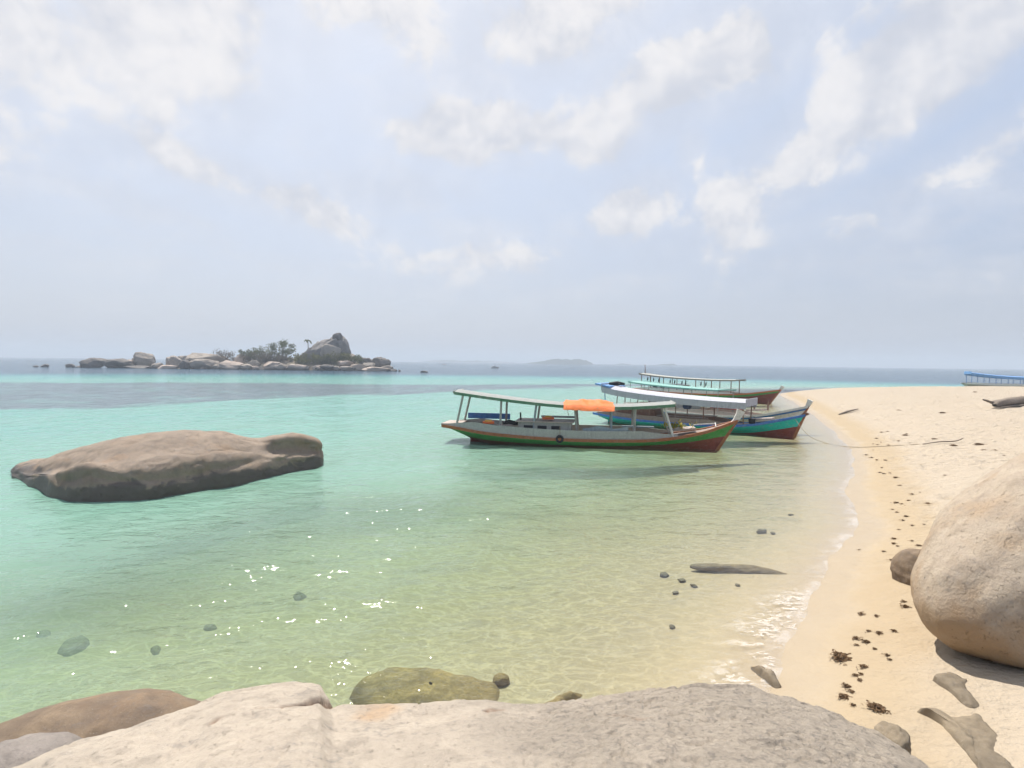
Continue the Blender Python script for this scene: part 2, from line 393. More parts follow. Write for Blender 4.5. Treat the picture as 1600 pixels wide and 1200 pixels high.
GI = np.array([(-70, 20), (-34, 38), (-29, 40), (-25, 45), (-19, 56), (-8, 69), (9, 84), (27, 95), (40, 120)], float)
GO = np.array([(-160, 60), (-70, 78), (-48, 86), (-10, 91), (11, 99), (28, 103), (40, 121)], float)
def grass_mask(x, y):
    P = np.stack([x, y, 0*x], -1)
    n1 = fbm(P*np.array([.10, .10, 1]), 4, 41); n2 = fbm(P*np.array([.35, .35, 1]), 3, 43)
    yi = np.interp(x, GI[:, 0], GI[:, 1]); yo = np.interp(x, GO[:, 0], GO[:, 1])
    e = np.minimum(y - yi + 3.5*n1, yo - y + 3.5*n1)
    g = sm(-2.5, 3.0, e)*np.clip(0.85 + 0.25*n2, 0, 1)
    # loose patches in the near bay
    spot = sm(0.75, 1.25, n1 + 0.6*n2)*sm(2.0, 9, -shore_dist(x, y))*0.30
    return np.clip(np.maximum(g, spot), 0, 1)
finish('beach', me, mS, None, True, {'grass': grass_mask(X, Y).reshape(-1)})
tag(bpy.data.objects['beach'], kind='structure')

# ------------------------------------------------------------------ the sea
az = np.radians(np.r_[np.linspace(-180, -56, 30)[:-1], np.linspace(-56, 56, 620), np.linspace(56, 180, 30)[1:-1]])
rad = np.r_[np.exp(np.linspace(math.log(2.6), math.log(120), 430)), np.exp(np.linspace(math.log(123), math.log(8600), 90))]
X, Y = polar(az, rad); rr = np.hypot(X, Y)
bed = terr(X, Y); depth = -bed
sh = np.clip(depth/0.5, 0.12, 1)
wav = np.zeros_like(X)
for lam, amp, ang in ((4.6, .016, 62), (3.1, .015, 48), (2.2, .012, 75), (1.55, .008, 36), (1.05, .006, 58), (0.75, .004, 82), (0.55, .0025, 25)):
    k = 2*math.pi/lam; ux, uy = math.cos(R(ang-90)), math.sin(R(ang-90))
    ph = 1.7*fbm(np.stack([X, Y, 0*X], -1)*(0.33/lam*2), 2, int(lam*100))
    wav += amp*np.sin(k*(X*ux + Y*uy) + 2.2*ph)*sm(55*lam, 14*lam, rr)
Pn = np.stack([X*0.55, Y*0.9, 0*X], -1)
wav += 0.020*fbm(Pn*1.5, 3, 77)*sm(90, 25, rr)
Z = wav*sh
me = grid_mesh('sea', np.stack([X, Y, Z], -1), wrap=True)
# swash: a lace of foam where the last wavelet ran up
foam = np.exp(-((depth-0.03)/0.05)**2)*sm(5.2, 6.4, Y)*sm(9.9, 8.3, Y) + 0.45*np.exp(-((depth-0.012)/0.022)**2)*sm(8.3, 9.5, Y)*sm(34, 18, Y)
foam = np.clip(foam, 0, 1)*(depth > -0.05)
edge = np.exp(-((depth-0.008)/0.014)**2)*sm(5.0, 6.0, Y)*sm(40, 22, Y)
def sea_mat(name, shallow):
    m, t = newmat(name)
    P = t.pos(); dep = t.math('MAXIMUM', t.attr('depth'), 0.0); gr = t.attr('grass')
    px_, py_, pz_ = t.sep(P)
    flat = t.comb(px_, py_, 0.0)
    # ripples
    rp = t.scaled(flat, 1.0, 1.7, 1.0, R(-24))
    n_a = t.noise(rp, 0.9, 2, .55, 0, '2D'); n_b = t.noise(rp, 2.6, 3, .58, 0, '2D')
    hh = t.math('ADD', t.math('MULTIPLY', n_a, 0.085), t.math('MULTIPLY', n_b, 0.030))
    if shallow:
        n_c = t.noise(rp, 8.0, 2, .55, 0, '2D')
        hh = t.math('MULTIPLY', t.math('ADD', hh, t.math('MULTIPLY', n_c, 0.0125)), t.lin(dep, 0.0, 0.7, 0.30, 1.0))
    nor = t.bump(hh)
    # light is lost in the water column: red first
    def beer(k): return t.math('EXPONENT', t.math('MULTIPLY', dep, -k))
    # what comes back up from sand, sea grass and the open water
    sandc = t.new('ShaderNodeCombineColor')
    for i, (s0, k) in enumerate(WATER_UP): t.put(sandc.inputs[i], t.math('MULTIPLY', s0, beer(k)))
    body = t.mix(t.sstep(gr, 0.15, 0.9), sandc.outputs[0], GRASS_UP)
    if not shallow: body = t.mix(t.sstep(dep, 2.4, 5.2), body, DEEP_UP)
    op = t.sstep(dep, 0.35, 1.9)
    if shallow: body = t.vm('SCALE', body, None, t.math('SUBTRACT', 2.0, op))   # the floor below gets only part of the light on its way down and up
    dif = t.new('ShaderNodeBsdfDiffuse'); t.put(dif.inputs[0], body); base = dif.outputs[0]
    if shallow:
        # cell-edge net painted into the tint stands in for sunlight focused by ripples
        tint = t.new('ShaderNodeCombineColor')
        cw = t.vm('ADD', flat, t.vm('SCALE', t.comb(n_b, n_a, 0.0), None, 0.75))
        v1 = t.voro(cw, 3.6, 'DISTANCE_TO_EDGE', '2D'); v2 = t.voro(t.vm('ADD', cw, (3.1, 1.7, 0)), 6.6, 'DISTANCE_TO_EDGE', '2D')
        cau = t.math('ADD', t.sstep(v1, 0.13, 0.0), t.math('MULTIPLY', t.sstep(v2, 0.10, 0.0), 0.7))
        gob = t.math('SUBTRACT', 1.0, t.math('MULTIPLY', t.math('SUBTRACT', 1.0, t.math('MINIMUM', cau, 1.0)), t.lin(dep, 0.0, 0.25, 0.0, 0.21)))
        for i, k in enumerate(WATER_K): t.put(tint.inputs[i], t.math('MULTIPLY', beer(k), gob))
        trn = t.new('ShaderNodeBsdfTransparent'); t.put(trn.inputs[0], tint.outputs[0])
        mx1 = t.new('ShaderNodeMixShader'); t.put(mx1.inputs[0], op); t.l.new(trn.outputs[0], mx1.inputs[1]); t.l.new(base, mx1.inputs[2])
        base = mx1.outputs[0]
    gl = t.new('ShaderNodeBsdfGlossy'); gl.inputs['Color'].default_value = (1, 1, 1, 1); gl.inputs['Roughness'].default_value = 0.07; t.l.new(nor, gl.inputs['Normal'])
    fr = t.new('ShaderNodeFresnel'); fr.inputs['IOR'].default_value = 1.333; t.l.new(nor, fr.inputs['Normal'])
    ff = t.math('MINIMUM', t.math('MULTIPLY', fr.outputs[0], 0.85), 0.50)
    mx2 = t.new('ShaderNodeMixShader'); t.put(mx2.inputs[0], ff); t.l.new(base, mx2.inputs[1]); t.l.new(gl.outputs[0], mx2.inputs[2])
    last = mx2.outputs[0]
    if shallow:
        fo = t.attr('foam')
        fw = t.scaled(t.vm('ADD', flat, t.vm('SCALE', t.comb(n_c, n_b, 0.0), None, 0.30)), 1.0, 2.6, 1.0, R(8))
        rid = t.math('ABSOLUTE', t.math('SUBTRACT', t.noise(fw, 2.6, 4, .6, 0, '2D'), 0.5))
        lace = t.math('MULTIPLY', t.sstep(rid, 0.055, 0.0), t.sstep(t.noise(flat, 1.3, 3, .6, 0, '2D'), .40, .58))
        lace = t.math('MAXIMUM', lace, t.math('MULTIPLY', t.sstep(t.noise(fw, 1.7, 4, .7, 0, '2D'), .58, .70), 0.7))
        fm = t.math('MULTIPLY', t.math('MULTIPLY', fo, lace), 0.55)
        fm = t.math('MAXIMUM', fm, t.math('MULTIPLY', t.attr('edge'), t.sstep(t.noise(flat, 2.2, 4, .65, 0, '2D'), .44, .68, 0.03, 0.30)))
        fd = t.new('ShaderNodeBsdfDiffuse'); fd.inputs[0].default_value = (0.80, 0.76, 0.72, 1)
        mx3 = t.new('ShaderNodeMixShader'); t.put(mx3.inputs[0], fm); t.l.new(last, mx3.inputs[1]); t.l.new(fd.outputs[0], mx3.inputs[2])
        last = mx3.outputs[0]
    out(t, last); return m
WATER_UP = ((0.305, 0.37), (0.345, 0.05), (0.235, -0.05)); WATER_K = (0.30, 0.045, 0.21)
GRASS_UP = (0.095, 0.135, 0.150); DEEP_UP = (0.045, 0.085, 0.125)
sea = finish('sea', me, sea_mat('shallow_water', True), None, True, {'depth': depth.reshape(-1), 'grass': grass_mask(X, Y).reshape(-1), 'foam': foam.reshape(-1), 'edge': edge.reshape(-1)})
me.materials.append(sea_mat('open_water', False))
dq = np.concatenate([depth, depth[:, :1]], 1)
dq = np.minimum(np.minimum(dq[:-1, :-1], dq[:-1, 1:]), np.minimum(dq[1:, 1:], dq[1:, :-1])).reshape(-1)
if len(dq) == len(me.polygons): me.polygons.foreach_set('material_index', (dq > 1.9).astype(np.int32))
tag(sea, kind='structure')

# ------------------------------------------------------------------ haze over the sea
hz = MB().box((0, 0, 18.0), (18400, 18400, 56)).build('haze', None)
tag(hz, kind='stuff')
mH, t = newmat('haze_air')
pv = t.new('ShaderNodeVolumePrincipled'); pv.inputs['Color'].default_value = (0.78, 0.88, 1.0, 1); pv.inputs['Density'].default_value = 0.0008; pv.inputs['Anisotropy'].default_value = 0.0
t.l.new(pv.outputs[0], t.new('ShaderNodeOutputMaterial').inputs['Volume'])
hz.data.materials.append(mH)

# ------------------------------------------------------------------ distant islands (terrain)
mFar = mat_plain('far_forest', (0.035, 0.05, 0.04), 0.9, 0.4, 0.05)
def far_island(name, cx, cy_, L, Wd, H, seed, prof):
    u = np.linspace(0, 1, 120); v = np.linspace(-1, 1, 13)
    U, V = np.meshgrid(u, v)
    pz = np.interp(U, [p[0] for p in prof], [p[1] for p in prof])
    zz = H*pz*(1 - V**2)*(1 + 0.16*fbm(np.stack([U*26, V*2, 0*U + seed], -1), 3, seed)) - 0.5
    ang = math.atan2(cx, cy_); ca, sa = math.cos(-ang), math.sin(-ang)
    lx = (U-.5)*L; ly = V*Wd
    me = grid_mesh(name, np.stack([cx + lx*ca - ly*sa, cy_ + lx*sa + ly*ca, zz], -1))
    return tag(finish(name, me, mFar), kind='structure')
far_island('distant_island', 112, 1400, 170, 40, 15.5, 3, [(0, 0), (.08, .22), (.2, .35), (.3, .55), (.45, .8), (.6, .92), (.7, .85), (.78, .95), (.86, .6), (.9, .7), (.97, .35), (1, 0)])
far_island('distant_island', -230, 2300, 330, 60, 13, 5, [(0, 0), (.2, .5), (.4, .8), (.6, .6), (.8, .7), (1, 0)])
far_island('distant_island', -60, 2600, 300, 60, 11, 8, [(0, 0), (.3, .8), (.6, .5), (1, 0)])
far_island('distant_island', 400, 1500, 62, 30, 6, 6, [(0, 0), (.2, .5), (.5, .7), (.8, .9), (1, 0)])
far_island('distant_island', 330, 1700, 70, 30, 6, 9, [(0, 0), (.4, .8), (.7, .5), (1, 0)])
#@@REST
# ------------------------------------------------------------------ rocks
_ico = {}
def ico(n):
    if n not in _ico:
        bm = bmesh.new(); bmesh.ops.create_icosphere(bm, subdivisions=n, radius=1.0)
        _ico[n] = (np.array([v.co[:] for v in bm.verts]), np.array([[v.index for v in f.verts] for f in bm.faces])); bm.free()
    return _ico[n]
def tri_obj(name, V, F, mat, parent=None, smooth=True):
    me = bpy.data.meshes.new(name)
    me.vertices.add(len(V)); me.vertices.foreach_set('co', np.asarray(V, np.float32).reshape(-1))
    me.loops.add(F.size); me.loops.foreach_set('vertex_index', F.reshape(-1).astype(np.int32))
    me.polygons.add(len(F)); me.polygons.foreach_set('loop_start', np.arange(0, F.size, F.shape[1], dtype=np.int32))
    me.update(calc_edges=True)
    return finish(name, me, mat, parent, smooth)
def boulder(name, loc, dims, mat, rz=0.0, seed=0, rough=0.16, sub=4, facet=0.0, p=2.0, fine=0.03, shape=None):
    V, F = ico(sub); V = V.copy(); D = V.copy()
    if p != 2.0:
        V = V/(np.sum(np.abs(V)**p, 1)**(1/p))[:, None]
    n = fbm(D*1.15 + seed*3.1, 3, seed)
    V = V*(1 + rough*n)[:, None]
    if facet:
        g = np.random.default_rng(seed)
        for k in range(9):
            a = g.normal(size=3); a /= np.linalg.norm(a); h = g.uniform(0.66, 0.95)
            e = V@a; V = V - np.where(e > h, (e-h)*facet, 0)[:, None]*a
    if shape is not None: V = shape(V)
    V = V*np.array(dims)
    V = V + D*(fine*min(dims)*fbm(D*5.5 + seed, 3, seed + 5))[:, None]
    c, s = math.cos(rz), math.sin(rz)
    V = np.c_[V[:, 0]*c - V[:, 1]*s, V[:, 0]*s + V[:, 1]*c, V[:, 2]]
    o = tri_obj(name, V, F, mat); o.location = loc
    return o
def catmull(A, n):   # along axis 0
    A = np.asarray(A, float); k = len(A); t = np.linspace(0, k-1, n); i = np.minimum(t.astype(int), k-2); f = (t-i).reshape(-1, *([1]*(A.ndim-1)))
    p0, p1, p2, p3 = A[np.maximum(i-1, 0)], A[i], A[i+1], A[np.minimum(i+2, k-1)]
    return 0.5*((2*p1) + (p2-p0)*f + (2*p0-5*p1+4*p2-p3)*f*f + (3*p1-p0-3*p2+p3)*f**3)
def slab(name, outline, zb, h, mat, seed=0, rough=0.25, tilt=(0, 0), n=72, rings=14, fine=0.02, power=3.0, skirt=.25):
    O = np.array(outline); cen = O.mean(0); O = catmull(np.r_[O, O[:1]], n+1)[:-1]
    ang = np.linspace(0, 2*np.pi, n, endpoint=False)
    G = []
    for s in np.linspace(1.12, 0.02, rings):
        z = h*(1 - s**power) if s <= 1 else -(s-1)/0.12*skirt
        xy = cen + (O-cen)*s
        P3 = np.c_[xy, np.zeros(n)]
        nz = fbm(P3*3.0, 4, seed)
        G.append(np.c_[xy + 0.02*np.c_[fbm(P3*6, 2, seed+1), fbm(P3*6, 2, seed+2)], zb + z + h*rough*nz*(s < 1) + fine*fbm(P3*11, 3, seed+7)*(s < 1) + (xy-cen)@np.array(tilt)])
    me = grid_mesh(name, np.array(G), wrap=True)
    return finish(name, me, mat)

# the shelf of granite the camera stands on
RIM = np.array([(-180, 3.4), (-120, 3.6), (-80, 3.9), (-60, 4.1), (-50, 4.2), (-41.4, 4.27), (-37.5, 4.32), (-34.0, 4.33), (-31.3, 4.36), (-28.8, 4.38), (-26.8, 4.43), (-23.0, 4.40), (-19.6, 4.37), (-18.5, 4.31), (-17.9, 4.16), (-17.2, 4.04), (-14.9, 3.99), (-9.3, 3.93), (-6.1, 3.94), (-2.2, 3.94), (0.4, 3.89), (3.6, 3.90), (6.9, 3.98), (13.1, 4.16), (19.1, 4.36), (23.1, 4.48), (25.8, 4.47), (29.4, 4.43), (32.3, 4.33), (34.6, 4.24), (36.8, 4.12), (38.5, 3.95), (44, 3.5), (52, 3.1), (70, 2.9), (110, 3.0), (180, 3.4)])
azd = np.r_[np.linspace(-180, -50, 40)[:-1], np.linspace(-50, 50, 520), np.linspace(50, 180, 40)[1:-1]]
rim = np.interp(azd, RIM[:, 0], RIM[:, 1])
sv = np.r_[np.linspace(0.02, 0.5, 12)[:-1], np.linspace(0.5, 1.0, 110)]
dropR = [.03, .07, .12, .19, .28, .40, .52, .62, .70]; dropZ = [.020, .055, .11, .20, .36, .62, 1.0, 1.5, 2.1]
A = np.radians(azd)[None, :]
rows_r = [s*rim for s in sv] + [rim + d for d in dropR]
RR = np.array(rows_r); SS = np.minimum(RR/rim[None, :], 1)
ZZ = 1.95 - 0.70*SS**2
for i, dzv in enumerate(dropZ): ZZ[len(sv)+i] -= dzv
XX = np.sin(A)*RR; YY = np.cos(A)*RR
P3 = np.stack([XX, YY, ZZ], -1)
ZZ += (0.030*fbm(P3*1.6, 4, 61) + 0.010*fbm(P3*6, 3, 62))*np.where(SS < 1, sm(1.0, 0.93, SS), 1.0) + 0.004*fbm(P3*22, 2, 64) + sm(-.4, .8, XX)*(0.007*fbm(P3*9, 4, 66) - 0.018*np.clip(1 - np.abs(fbm(P3*np.array([5, 7, 3]), 3, 67))*8, 0, 1)) - .012*np.clip(1 - np.abs(fbm(P3*np.array([1.3, 2.1, 1]), 4, 69))*14, 0, 1)
CRK = np.zeros_like(XX)
def seg_d(ax, ay, bx, by):
    ex, ey = bx-ax, by-ay; tt = np.clip(((XX-ax)*ex + (YY-ay)*ey)/(ex*ex+ey*ey), 0, 1)
    return np.hypot(XX-ax-tt*ex, YY-ay-tt*ey), tt, np.sign(ex*(YY-ay) - ey*(XX-ax))
for (ax, ay, bx, by, wd, dp) in ((-1.20, 3.87, -1.33, 3.66, .030, .07), (-1.33, 3.66, -1.55, 3.50, .022, .05), (-1.55, 3.50, -1.74, 3.36, .016, .03), (0.62, 3.50, 0.78, 3.34, .02, .02), (-0.12, 3.62, -0.02, 3.70, .012, .018)):
    d_, t_, g_ = seg_d(ax, ay, bx, by); d_ = d_ + 0.03*fbm(P3*7, 2, 71)
    ZZ -= dp*np.exp(-(d_/wd)**2); CRK = np.maximum(CRK, np.exp(-(d_/(wd*1.3))**2))
me = grid_mesh('granite_shelf', np.stack([XX, YY, ZZ], -1), wrap=True)
mShelf = mat_rock('granite_pale', (0.44, 0.375, 0.30), (0.39, 0.33, 0.265), (0.31, 0.265, 0.215), lichen=0.45, scale=1.7, stain=((-0.87, 3.72, 1.35), .20, (0.42, 0.25, 0.115), .6), pits=.9, relief=.7, rough_side=(-.3, .9))
tag(finish('granite_shelf', me, mShelf, attrs={'crack': CRK.reshape(-1)}), 'pale grey granite shelf with a rusty crack filling the bottom edge', 'rock')

mBrown = mat_rock('granite_brown', (0.20, 0.145, 0.10), (0.26, 0.19, 0.125), (0.12, 0.09, 0.07), lichen=0.5, scale=1.6, foot_z=0.0, rust=.3, rustc=(.34, .2, .1))
mGrey = mat_rock('granite_grey', (0.26, 0.225, 0.20), (0.31, 0.27, 0.235), (0.16, 0.14, 0.125), lichen=0.6, scale=1.8)
mWarm = mat_rock('granite_warm', (0.46, 0.38, 0.29), (0.40, 0.325, 0.25), (0.34, 0.26, 0.185), lichen=0.4, scale=1.2, rust=.4, rustc=(.40, .26, .14), relief=1.1, foot_z=.95, footc=(.31, .205, .115), foot_soft=.4, foot_noise=1.6, pits=1.4)  # browner towards the bottom, with a soft noisy upper limit
mSea = mat_rock('granite_sea', (0.34, 0.265, 0.20), (0.28, 0.22, 0.17), (0.22, 0.175, 0.14), lichen=0.4, foot_z=0.36, footc=(.09, .077, .067), scale=1.0, rust=.4, rustc=(.31, .19, .105), relief=.9, foot_soft=.07, foot_noise=1.0, pits=1.5)
mSub = mat_rock('rock_submerged', (0.33, 0.225, 0.11), (0.39, 0.27, 0.125), (0.23, 0.165, 0.085), lichen=0.25, scale=1.6, rust=.5, rustc=(.46, .30, .11))
mSubD = mat_rock('rock_submerged_dark', (0.18, 0.145, 0.09), (0.23, 0.19, 0.12), (0.13, 0.11, 0.075), lichen=0.3, scale=2)
mBuried = mat_rock('rock_buried', (0.235, 0.185, 0.125), (0.30, 0.24, 0.165), (0.16, 0.13, 0.095), lichen=0.4, scale=2.2, relief=.7)

def brown_shape(V):
    V = V.copy(); x = V[:, 0]
    V[:, 2] += 0.16*np.sin(x*2.4 + .4)*sm(-.3, .5, V[:, 2]) - 0.10*np.maximum(x, 0)**2
    return V
tag(boulder('shore_boulder', (-3.62, 4.95, 0.02), (1.36, .64, .47), mBrown, 0.06, 12, .07, 5, shape=brown_shape), 'brown boulder in the water below the pale shelf, lower left', 'boulder')
tag(boulder('shore_boulder', (-3.36, 3.80, 0.57), (.47, .48, .37), mGrey, .45, 15, .07, 5), 'small grey boulder wedged in the bottom left corner', 'boulder')

# big sloping boulder standing in the bay: (front x, front y, run back to the crest, crest height)
SB = [(-14.9, 17.1, 0.6, 0.10), (-14.3, 16.6, 1.2, 0.24), (-13.24, 15.70, 2.2, 0.40), (-11.41, 14.46, 3.2, 0.73), (-10.52, 14.27, 3.0, 1.03), (-9.83, 14.40, 2.9, 1.25), (-9.23, 14.64, 2.8, 1.37), (-8.75, 15.16, 2.6, 1.44), (-8.37, 15.64, 2.4, 1.40), (-8.06, 16.07, 2.1, 1.31), (-7.53, 16.97, 1.7, 1.05), (-7.20, 17.47, 1.5, 1.12), (-6.85, 18.20, 1.4, 1.10), (-6.45, 18.80, 1.1, .90), (-6.33, 19.13, .8, .66), (-6.36, 19.4, .5, .1), (-6.5, 19.5, .3, -.5)]
ST = []
for i, (fx, fy, dc, zc) in enumerate(SB):
    r = math.hypot(fx, fy); u = np.array([fx/r, fy/r])
    def pt(d, z_): return (fx + u[0]*d, fy + u[1]*d, z_)
    steep = .85 if i in (2, 3, 4) else .60 if i < 9 else 0.62
    if 11 <= i <= 13:   # the hump at the right end overhangs a hollow
        ST.append([pt(.25, -1.3), pt(.0, -.55), pt(-.02, -.02), pt(.10, zc*.28), pt(.20, zc*.52), pt(.42*dc, zc*.66), pt(.46*dc, zc*.96), pt(dc*.8, zc*1.02), pt(dc*1.22 + .2, zc*.82), pt(dc*1.45 + .45, zc*.4 - .1), pt(dc*1.55 + .7, -.6), pt(dc*1.5 + .8, -1.3)]); continue
    ST.append([pt(.25, -1.3), pt(.0, -.55), pt(-.02, -.02), pt(.14*min(1, dc), zc*steep*.55), pt(.42*min(1, dc), zc*steep), pt(.34*dc + .12, zc*.74), pt(.68*dc, zc*.93), pt(dc, zc), pt(dc*1.22 + .2, zc*.82), pt(dc*1.45 + .45, zc*.4 - .1), pt(dc*1.55 + .7, -.6), pt(dc*1.5 + .8, -1.3)])
G = catmull(ST, 190); G = np.swapaxes(catmull(np.swapaxes(G, 0, 1), 120), 0, 1)
nrm = np.cross(np.gradient(G, axis=0), np.gradient(G, axis=1)); nrm /= np.linalg.norm(nrm, axis=2, keepdims=True) + 1e-9
dsp = 0.05*fbm(G*0.8, 2, 91) + 0.013*fbm(G*3.2, 4, 92) + 0.006*fbm(G*9, 4, 93) - 0.03*np.clip(1 - np.abs(fbm(G*np.array([.5, .9, 1.6]), 3, 97))*9, 0, 1)
dsp = dsp - 0.06*np.exp(-((G[..., 2] - .45 + .25*fbm(G*np.array([.8, .8, .1]), 2, 95))/.10)**2)
G = G + nrm*dsp[..., None]*np.where(nrm[..., 2:3].mean() > 0, 1, -1)
tag(finish('bay_boulder', grid_mesh('bay_boulder', G), mSea), 'long brown sloping boulder rising out of the turquoise bay', 'boulder')

# the big boulder on the sand at the right
def big_shape(V):
    V = V.copy()
    V[:, 2] -= 0.14*np.exp(-((V[:, 0]+.95)/.3)**2)*sm(-.3, .5, V[:, 2])
    return V
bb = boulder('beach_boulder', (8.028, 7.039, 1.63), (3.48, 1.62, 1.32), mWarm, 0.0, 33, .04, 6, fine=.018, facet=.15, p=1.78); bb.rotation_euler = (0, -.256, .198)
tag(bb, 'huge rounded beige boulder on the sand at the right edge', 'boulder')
tag(boulder('beach_boulder', (6.52, 9.0, .33), (.36, .48, .37), mBrown, 0, 37, .08, 5), 'small dark boulder tucked behind the huge beige one', 'boulder')
tag(boulder('beach_boulder', (3.25, 4.74, .36), (.16, .23, .21), mBuried, -.54, 41, .16, 5, facet=.85, p=2.5, fine=.06), 'fist-shaped dark rock poking up beside the shelf', 'rock')
tag(slab('buried_rock', [(4.48, 5.98), (4.70, 6.08), (4.81, 5.95), (4.64, 5.69), (4.56, 5.44), (4.44, 5.47), (4.50, 5.74)], terr1(4.6, 5.8) + .02, .03, mBuried, 51), 'small hooked brown rock lying flush in the sand', 'rock')
tag(slab('buried_rock', [(3.96, 5.46), (4.05, 5.46), (4.19, 5.30), (4.44, 5.35), (4.42, 5.17), (4.26, 4.82), (4.13, 4.54), (3.99, 4.30), (3.72, 4.36), (3.85, 4.58), (3.93, 4.85), (4.00, 5.21)], terr1(4.1, 5.0) + .02, .035, mBuried, 53), 'long brown rock slab half buried in sand, bottom right', 'rock')
tag(slab('wet_rock', [(2.89, 6.77), (3.04, 6.71), (3.09, 6.53), (3.06, 6.33), (2.96, 6.28), (2.93, 6.46)], -.03, .09, mBuried, 55), 'curved wet rock at the foam edge above the shelf', 'rock')
tag(slab('submerged_rock', [(-1.86, 6.89), (-1.77, 7.12), (-1.44, 7.26), (-0.94, 7.19), (-0.52, 7.04), (-0.15, 6.90), (-0.10, 6.67), (-0.18, 6.38), (-0.35, 6.23), (-0.66, 6.18), (-1.01, 6.20), (-1.30, 6.23), (-1.58, 6.48)], -.35, .15, mSub, 57, .15, fine=.02), 'broad olive rock just under the clear water beyond the shelf', 'rock')
tag(boulder('submerged_rock', (-.10, 6.97, -.33), (.11, .10, .09), mSub, .3, 58, .15, 4, facet=.6), 'little round stone touching the broad olive rock', 'rock')
tag(slab('submerged_rock', [(0.27, 6.14), (0.40, 6.37), (0.67, 6.55), (0.88, 6.60), (0.90, 6.49), (0.68, 6.30), (0.46, 6.09)], -.26, .12, mSub, 59), 'narrow olive rock under water against the shelf', 'rock')
tag(slab('submerged_rock', [(-6.83, 8.54), (-6.92, 8.80), (-6.75, 8.98), (-6.55, 8.81), (-6.45, 8.57), (-6.57, 8.41)], terr1(-6.7, 8.7), .14, mSubD, 60, skirt=.15), 'dark round rock under the green water at lower left', 'rock')
for ol, sd_, lb in (([(-4.04, 10.61), (-3.98, 10.76), (-3.82, 10.67), (-3.82, 10.47), (-3.93, 10.43)], 61, 'small dark stone under green water left of centre'),
                ([(-5.00, 9.27), (-4.86, 9.35), (-4.74, 9.17), (-4.88, 9.12)], 62, 'dark stone under water midway to the lower left rock'),
                ([(-5.34, 8.44), (-5.27, 8.54), (-5.13, 8.29), (-5.20, 8.25)], 63, 'small dark stone nearest the brown shore boulder'),
                ([(-7.97, 9.56), (-7.84, 9.64), (-7.70, 9.49), (-7.79, 9.40)], 64, 'dark stone under water at the far left edge')):
    tag(slab('submerged_stone', ol, terr1(*ol[0]) + .01, .07, mSubD, sd_, n=36, skirt=.06, fine=.006), lb, 'stone', 'dark stones under the green water')
# pebbles on the shallow bottom
PEB = ['largest dark stone in the shallows left of the sunken log', 'dark stone in the shallows next right of the largest one', 'small stone between the shallow cluster and the shelf, middle', 'rightmost stone of the cluster left of the sunken log', 'lowest stone of the cluster left of the sunken log',
       'lone stone in the shallows below the sunken log', 'lone stone nearest the shelf in the clear shallows', 'left of two specks beyond the sunken log', 'right of two specks beyond the sunken log', 'broad flat stone in the shallows beyond the sunken log', 'small stone touching the broad flat one beyond the log',
       'farthest stone in the shallows near the wet sand', 'right stone of the farthest pair near the wet sand', 'tiny stone above and left of the sunken log', 'tiny stone farthest left above the shallow cluster']
for k, (x, y) in enumerate([(2.84, 10.45), (3.06, 10.08), (2.95, 9.72), (3.17, 9.75), (2.78, 9.52), (3.85, 9.61), (2.34, 8.14), (5.37, 13.66), (5.71, 13.85), (5.73, 12.99), (5.9, 12.8), (7.08, 14.44), (7.15, 14.2), (3.95, 11.99), (3.32, 11.6)]):
    if k in (2, 7, 8, 12, 13, 14): continue
    s_ = [.085, .06, .045, .055, .055, .045, .05, .045, .045, .10, .06, .055, .055, .04, .04][k]
    zt = terr1(x, y)
    tag(boulder('shallows_stone', (x, y, zt + s_*.35), (s_*1.2, s_*.9, s_*.5), mSubD, random.uniform(0, 3), 200 + k, .34, 3, facet=.8, p=2.5), PEB[k], 'stone', 'dark stones in the shallows')

# ------------------------------------------------------------------ logs
mLog = mat_plain('waterlogged_wood', (0.21, 0.155, 0.085), .8, .45, 9, .02)
mDrift = mat_plain('weathered_wood', (0.20, 0.16, 0.125), .85, .5, 5, .03)
def log_obj(name, pts, rads, mat, seed, sq=0.7):
    P_ = catmull(np.array(pts), 60); r_ = np.interp(np.linspace(0, 1, 60), np.linspace(0, 1, len(rads)), rads)
    G = []
    for i in range(60):
        d = P_[min(i+1, 59)] - P_[max(i-1, 0)]; d /= np.linalg.norm(d); a = np.cross(d, [0, 0, 1]); a /= np.linalg.norm(a); b = np.cross(a, d)
        th = np.linspace(0, 2*np.pi, 22, endpoint=False)
        q = P_[i] + r_[i]*(np.cos(th)[:, None]*a + sq*np.sin(th)[:, None]*b)
        q += (0.22*r_[i]*fbm(np.c_[np.cos(th)*1.6, np.sin(th)*1.6, 0*th + i*.08], 4, seed))[:, None]*(q - P_[i])/max(r_[i], 1e-3)
        G.append(q)
    return finish(name, grid_mesh(name, np.array(G), wrap=True), mat)
tag(log_obj('sunken_log', [(3.36, 10.62, -.17), (3.7, 10.50, -.15), (4.12, 10.36, -.12), (4.5, 10.2, -.10), (4.92, 9.97, -.09)], [.03, .10, .13, .13, .12, .09, .02], mLog, 5), 'waterlogged brown log lying in the clear shallows', 'log')
dw = empty('driftwood', (32.4, 37.4, terr1(32.4, 37.4)), math.atan2(3.2, 4.9))
tag(dw, 'dark weathered driftwood trunk on dry sand at the right edge', 'driftwood')
b_ = log_obj('trunk', [(-2.6, 0, .16), (-2.1, .05, .24), (-1, 0, .27), (.5, .05, .30), (2, 0, .34), (3.4, -.05, .36)], [.10, .26, .34, .36, .36, .3], mDrift, 9, .8); b_.parent = dw
b_ = log_obj('branch_stub', [(-2.2, .1, .25), (-2.7, .35, .42), (-2.95, .5, .5)], [.13, .10, .05], mDrift, 10); b_.parent = dw
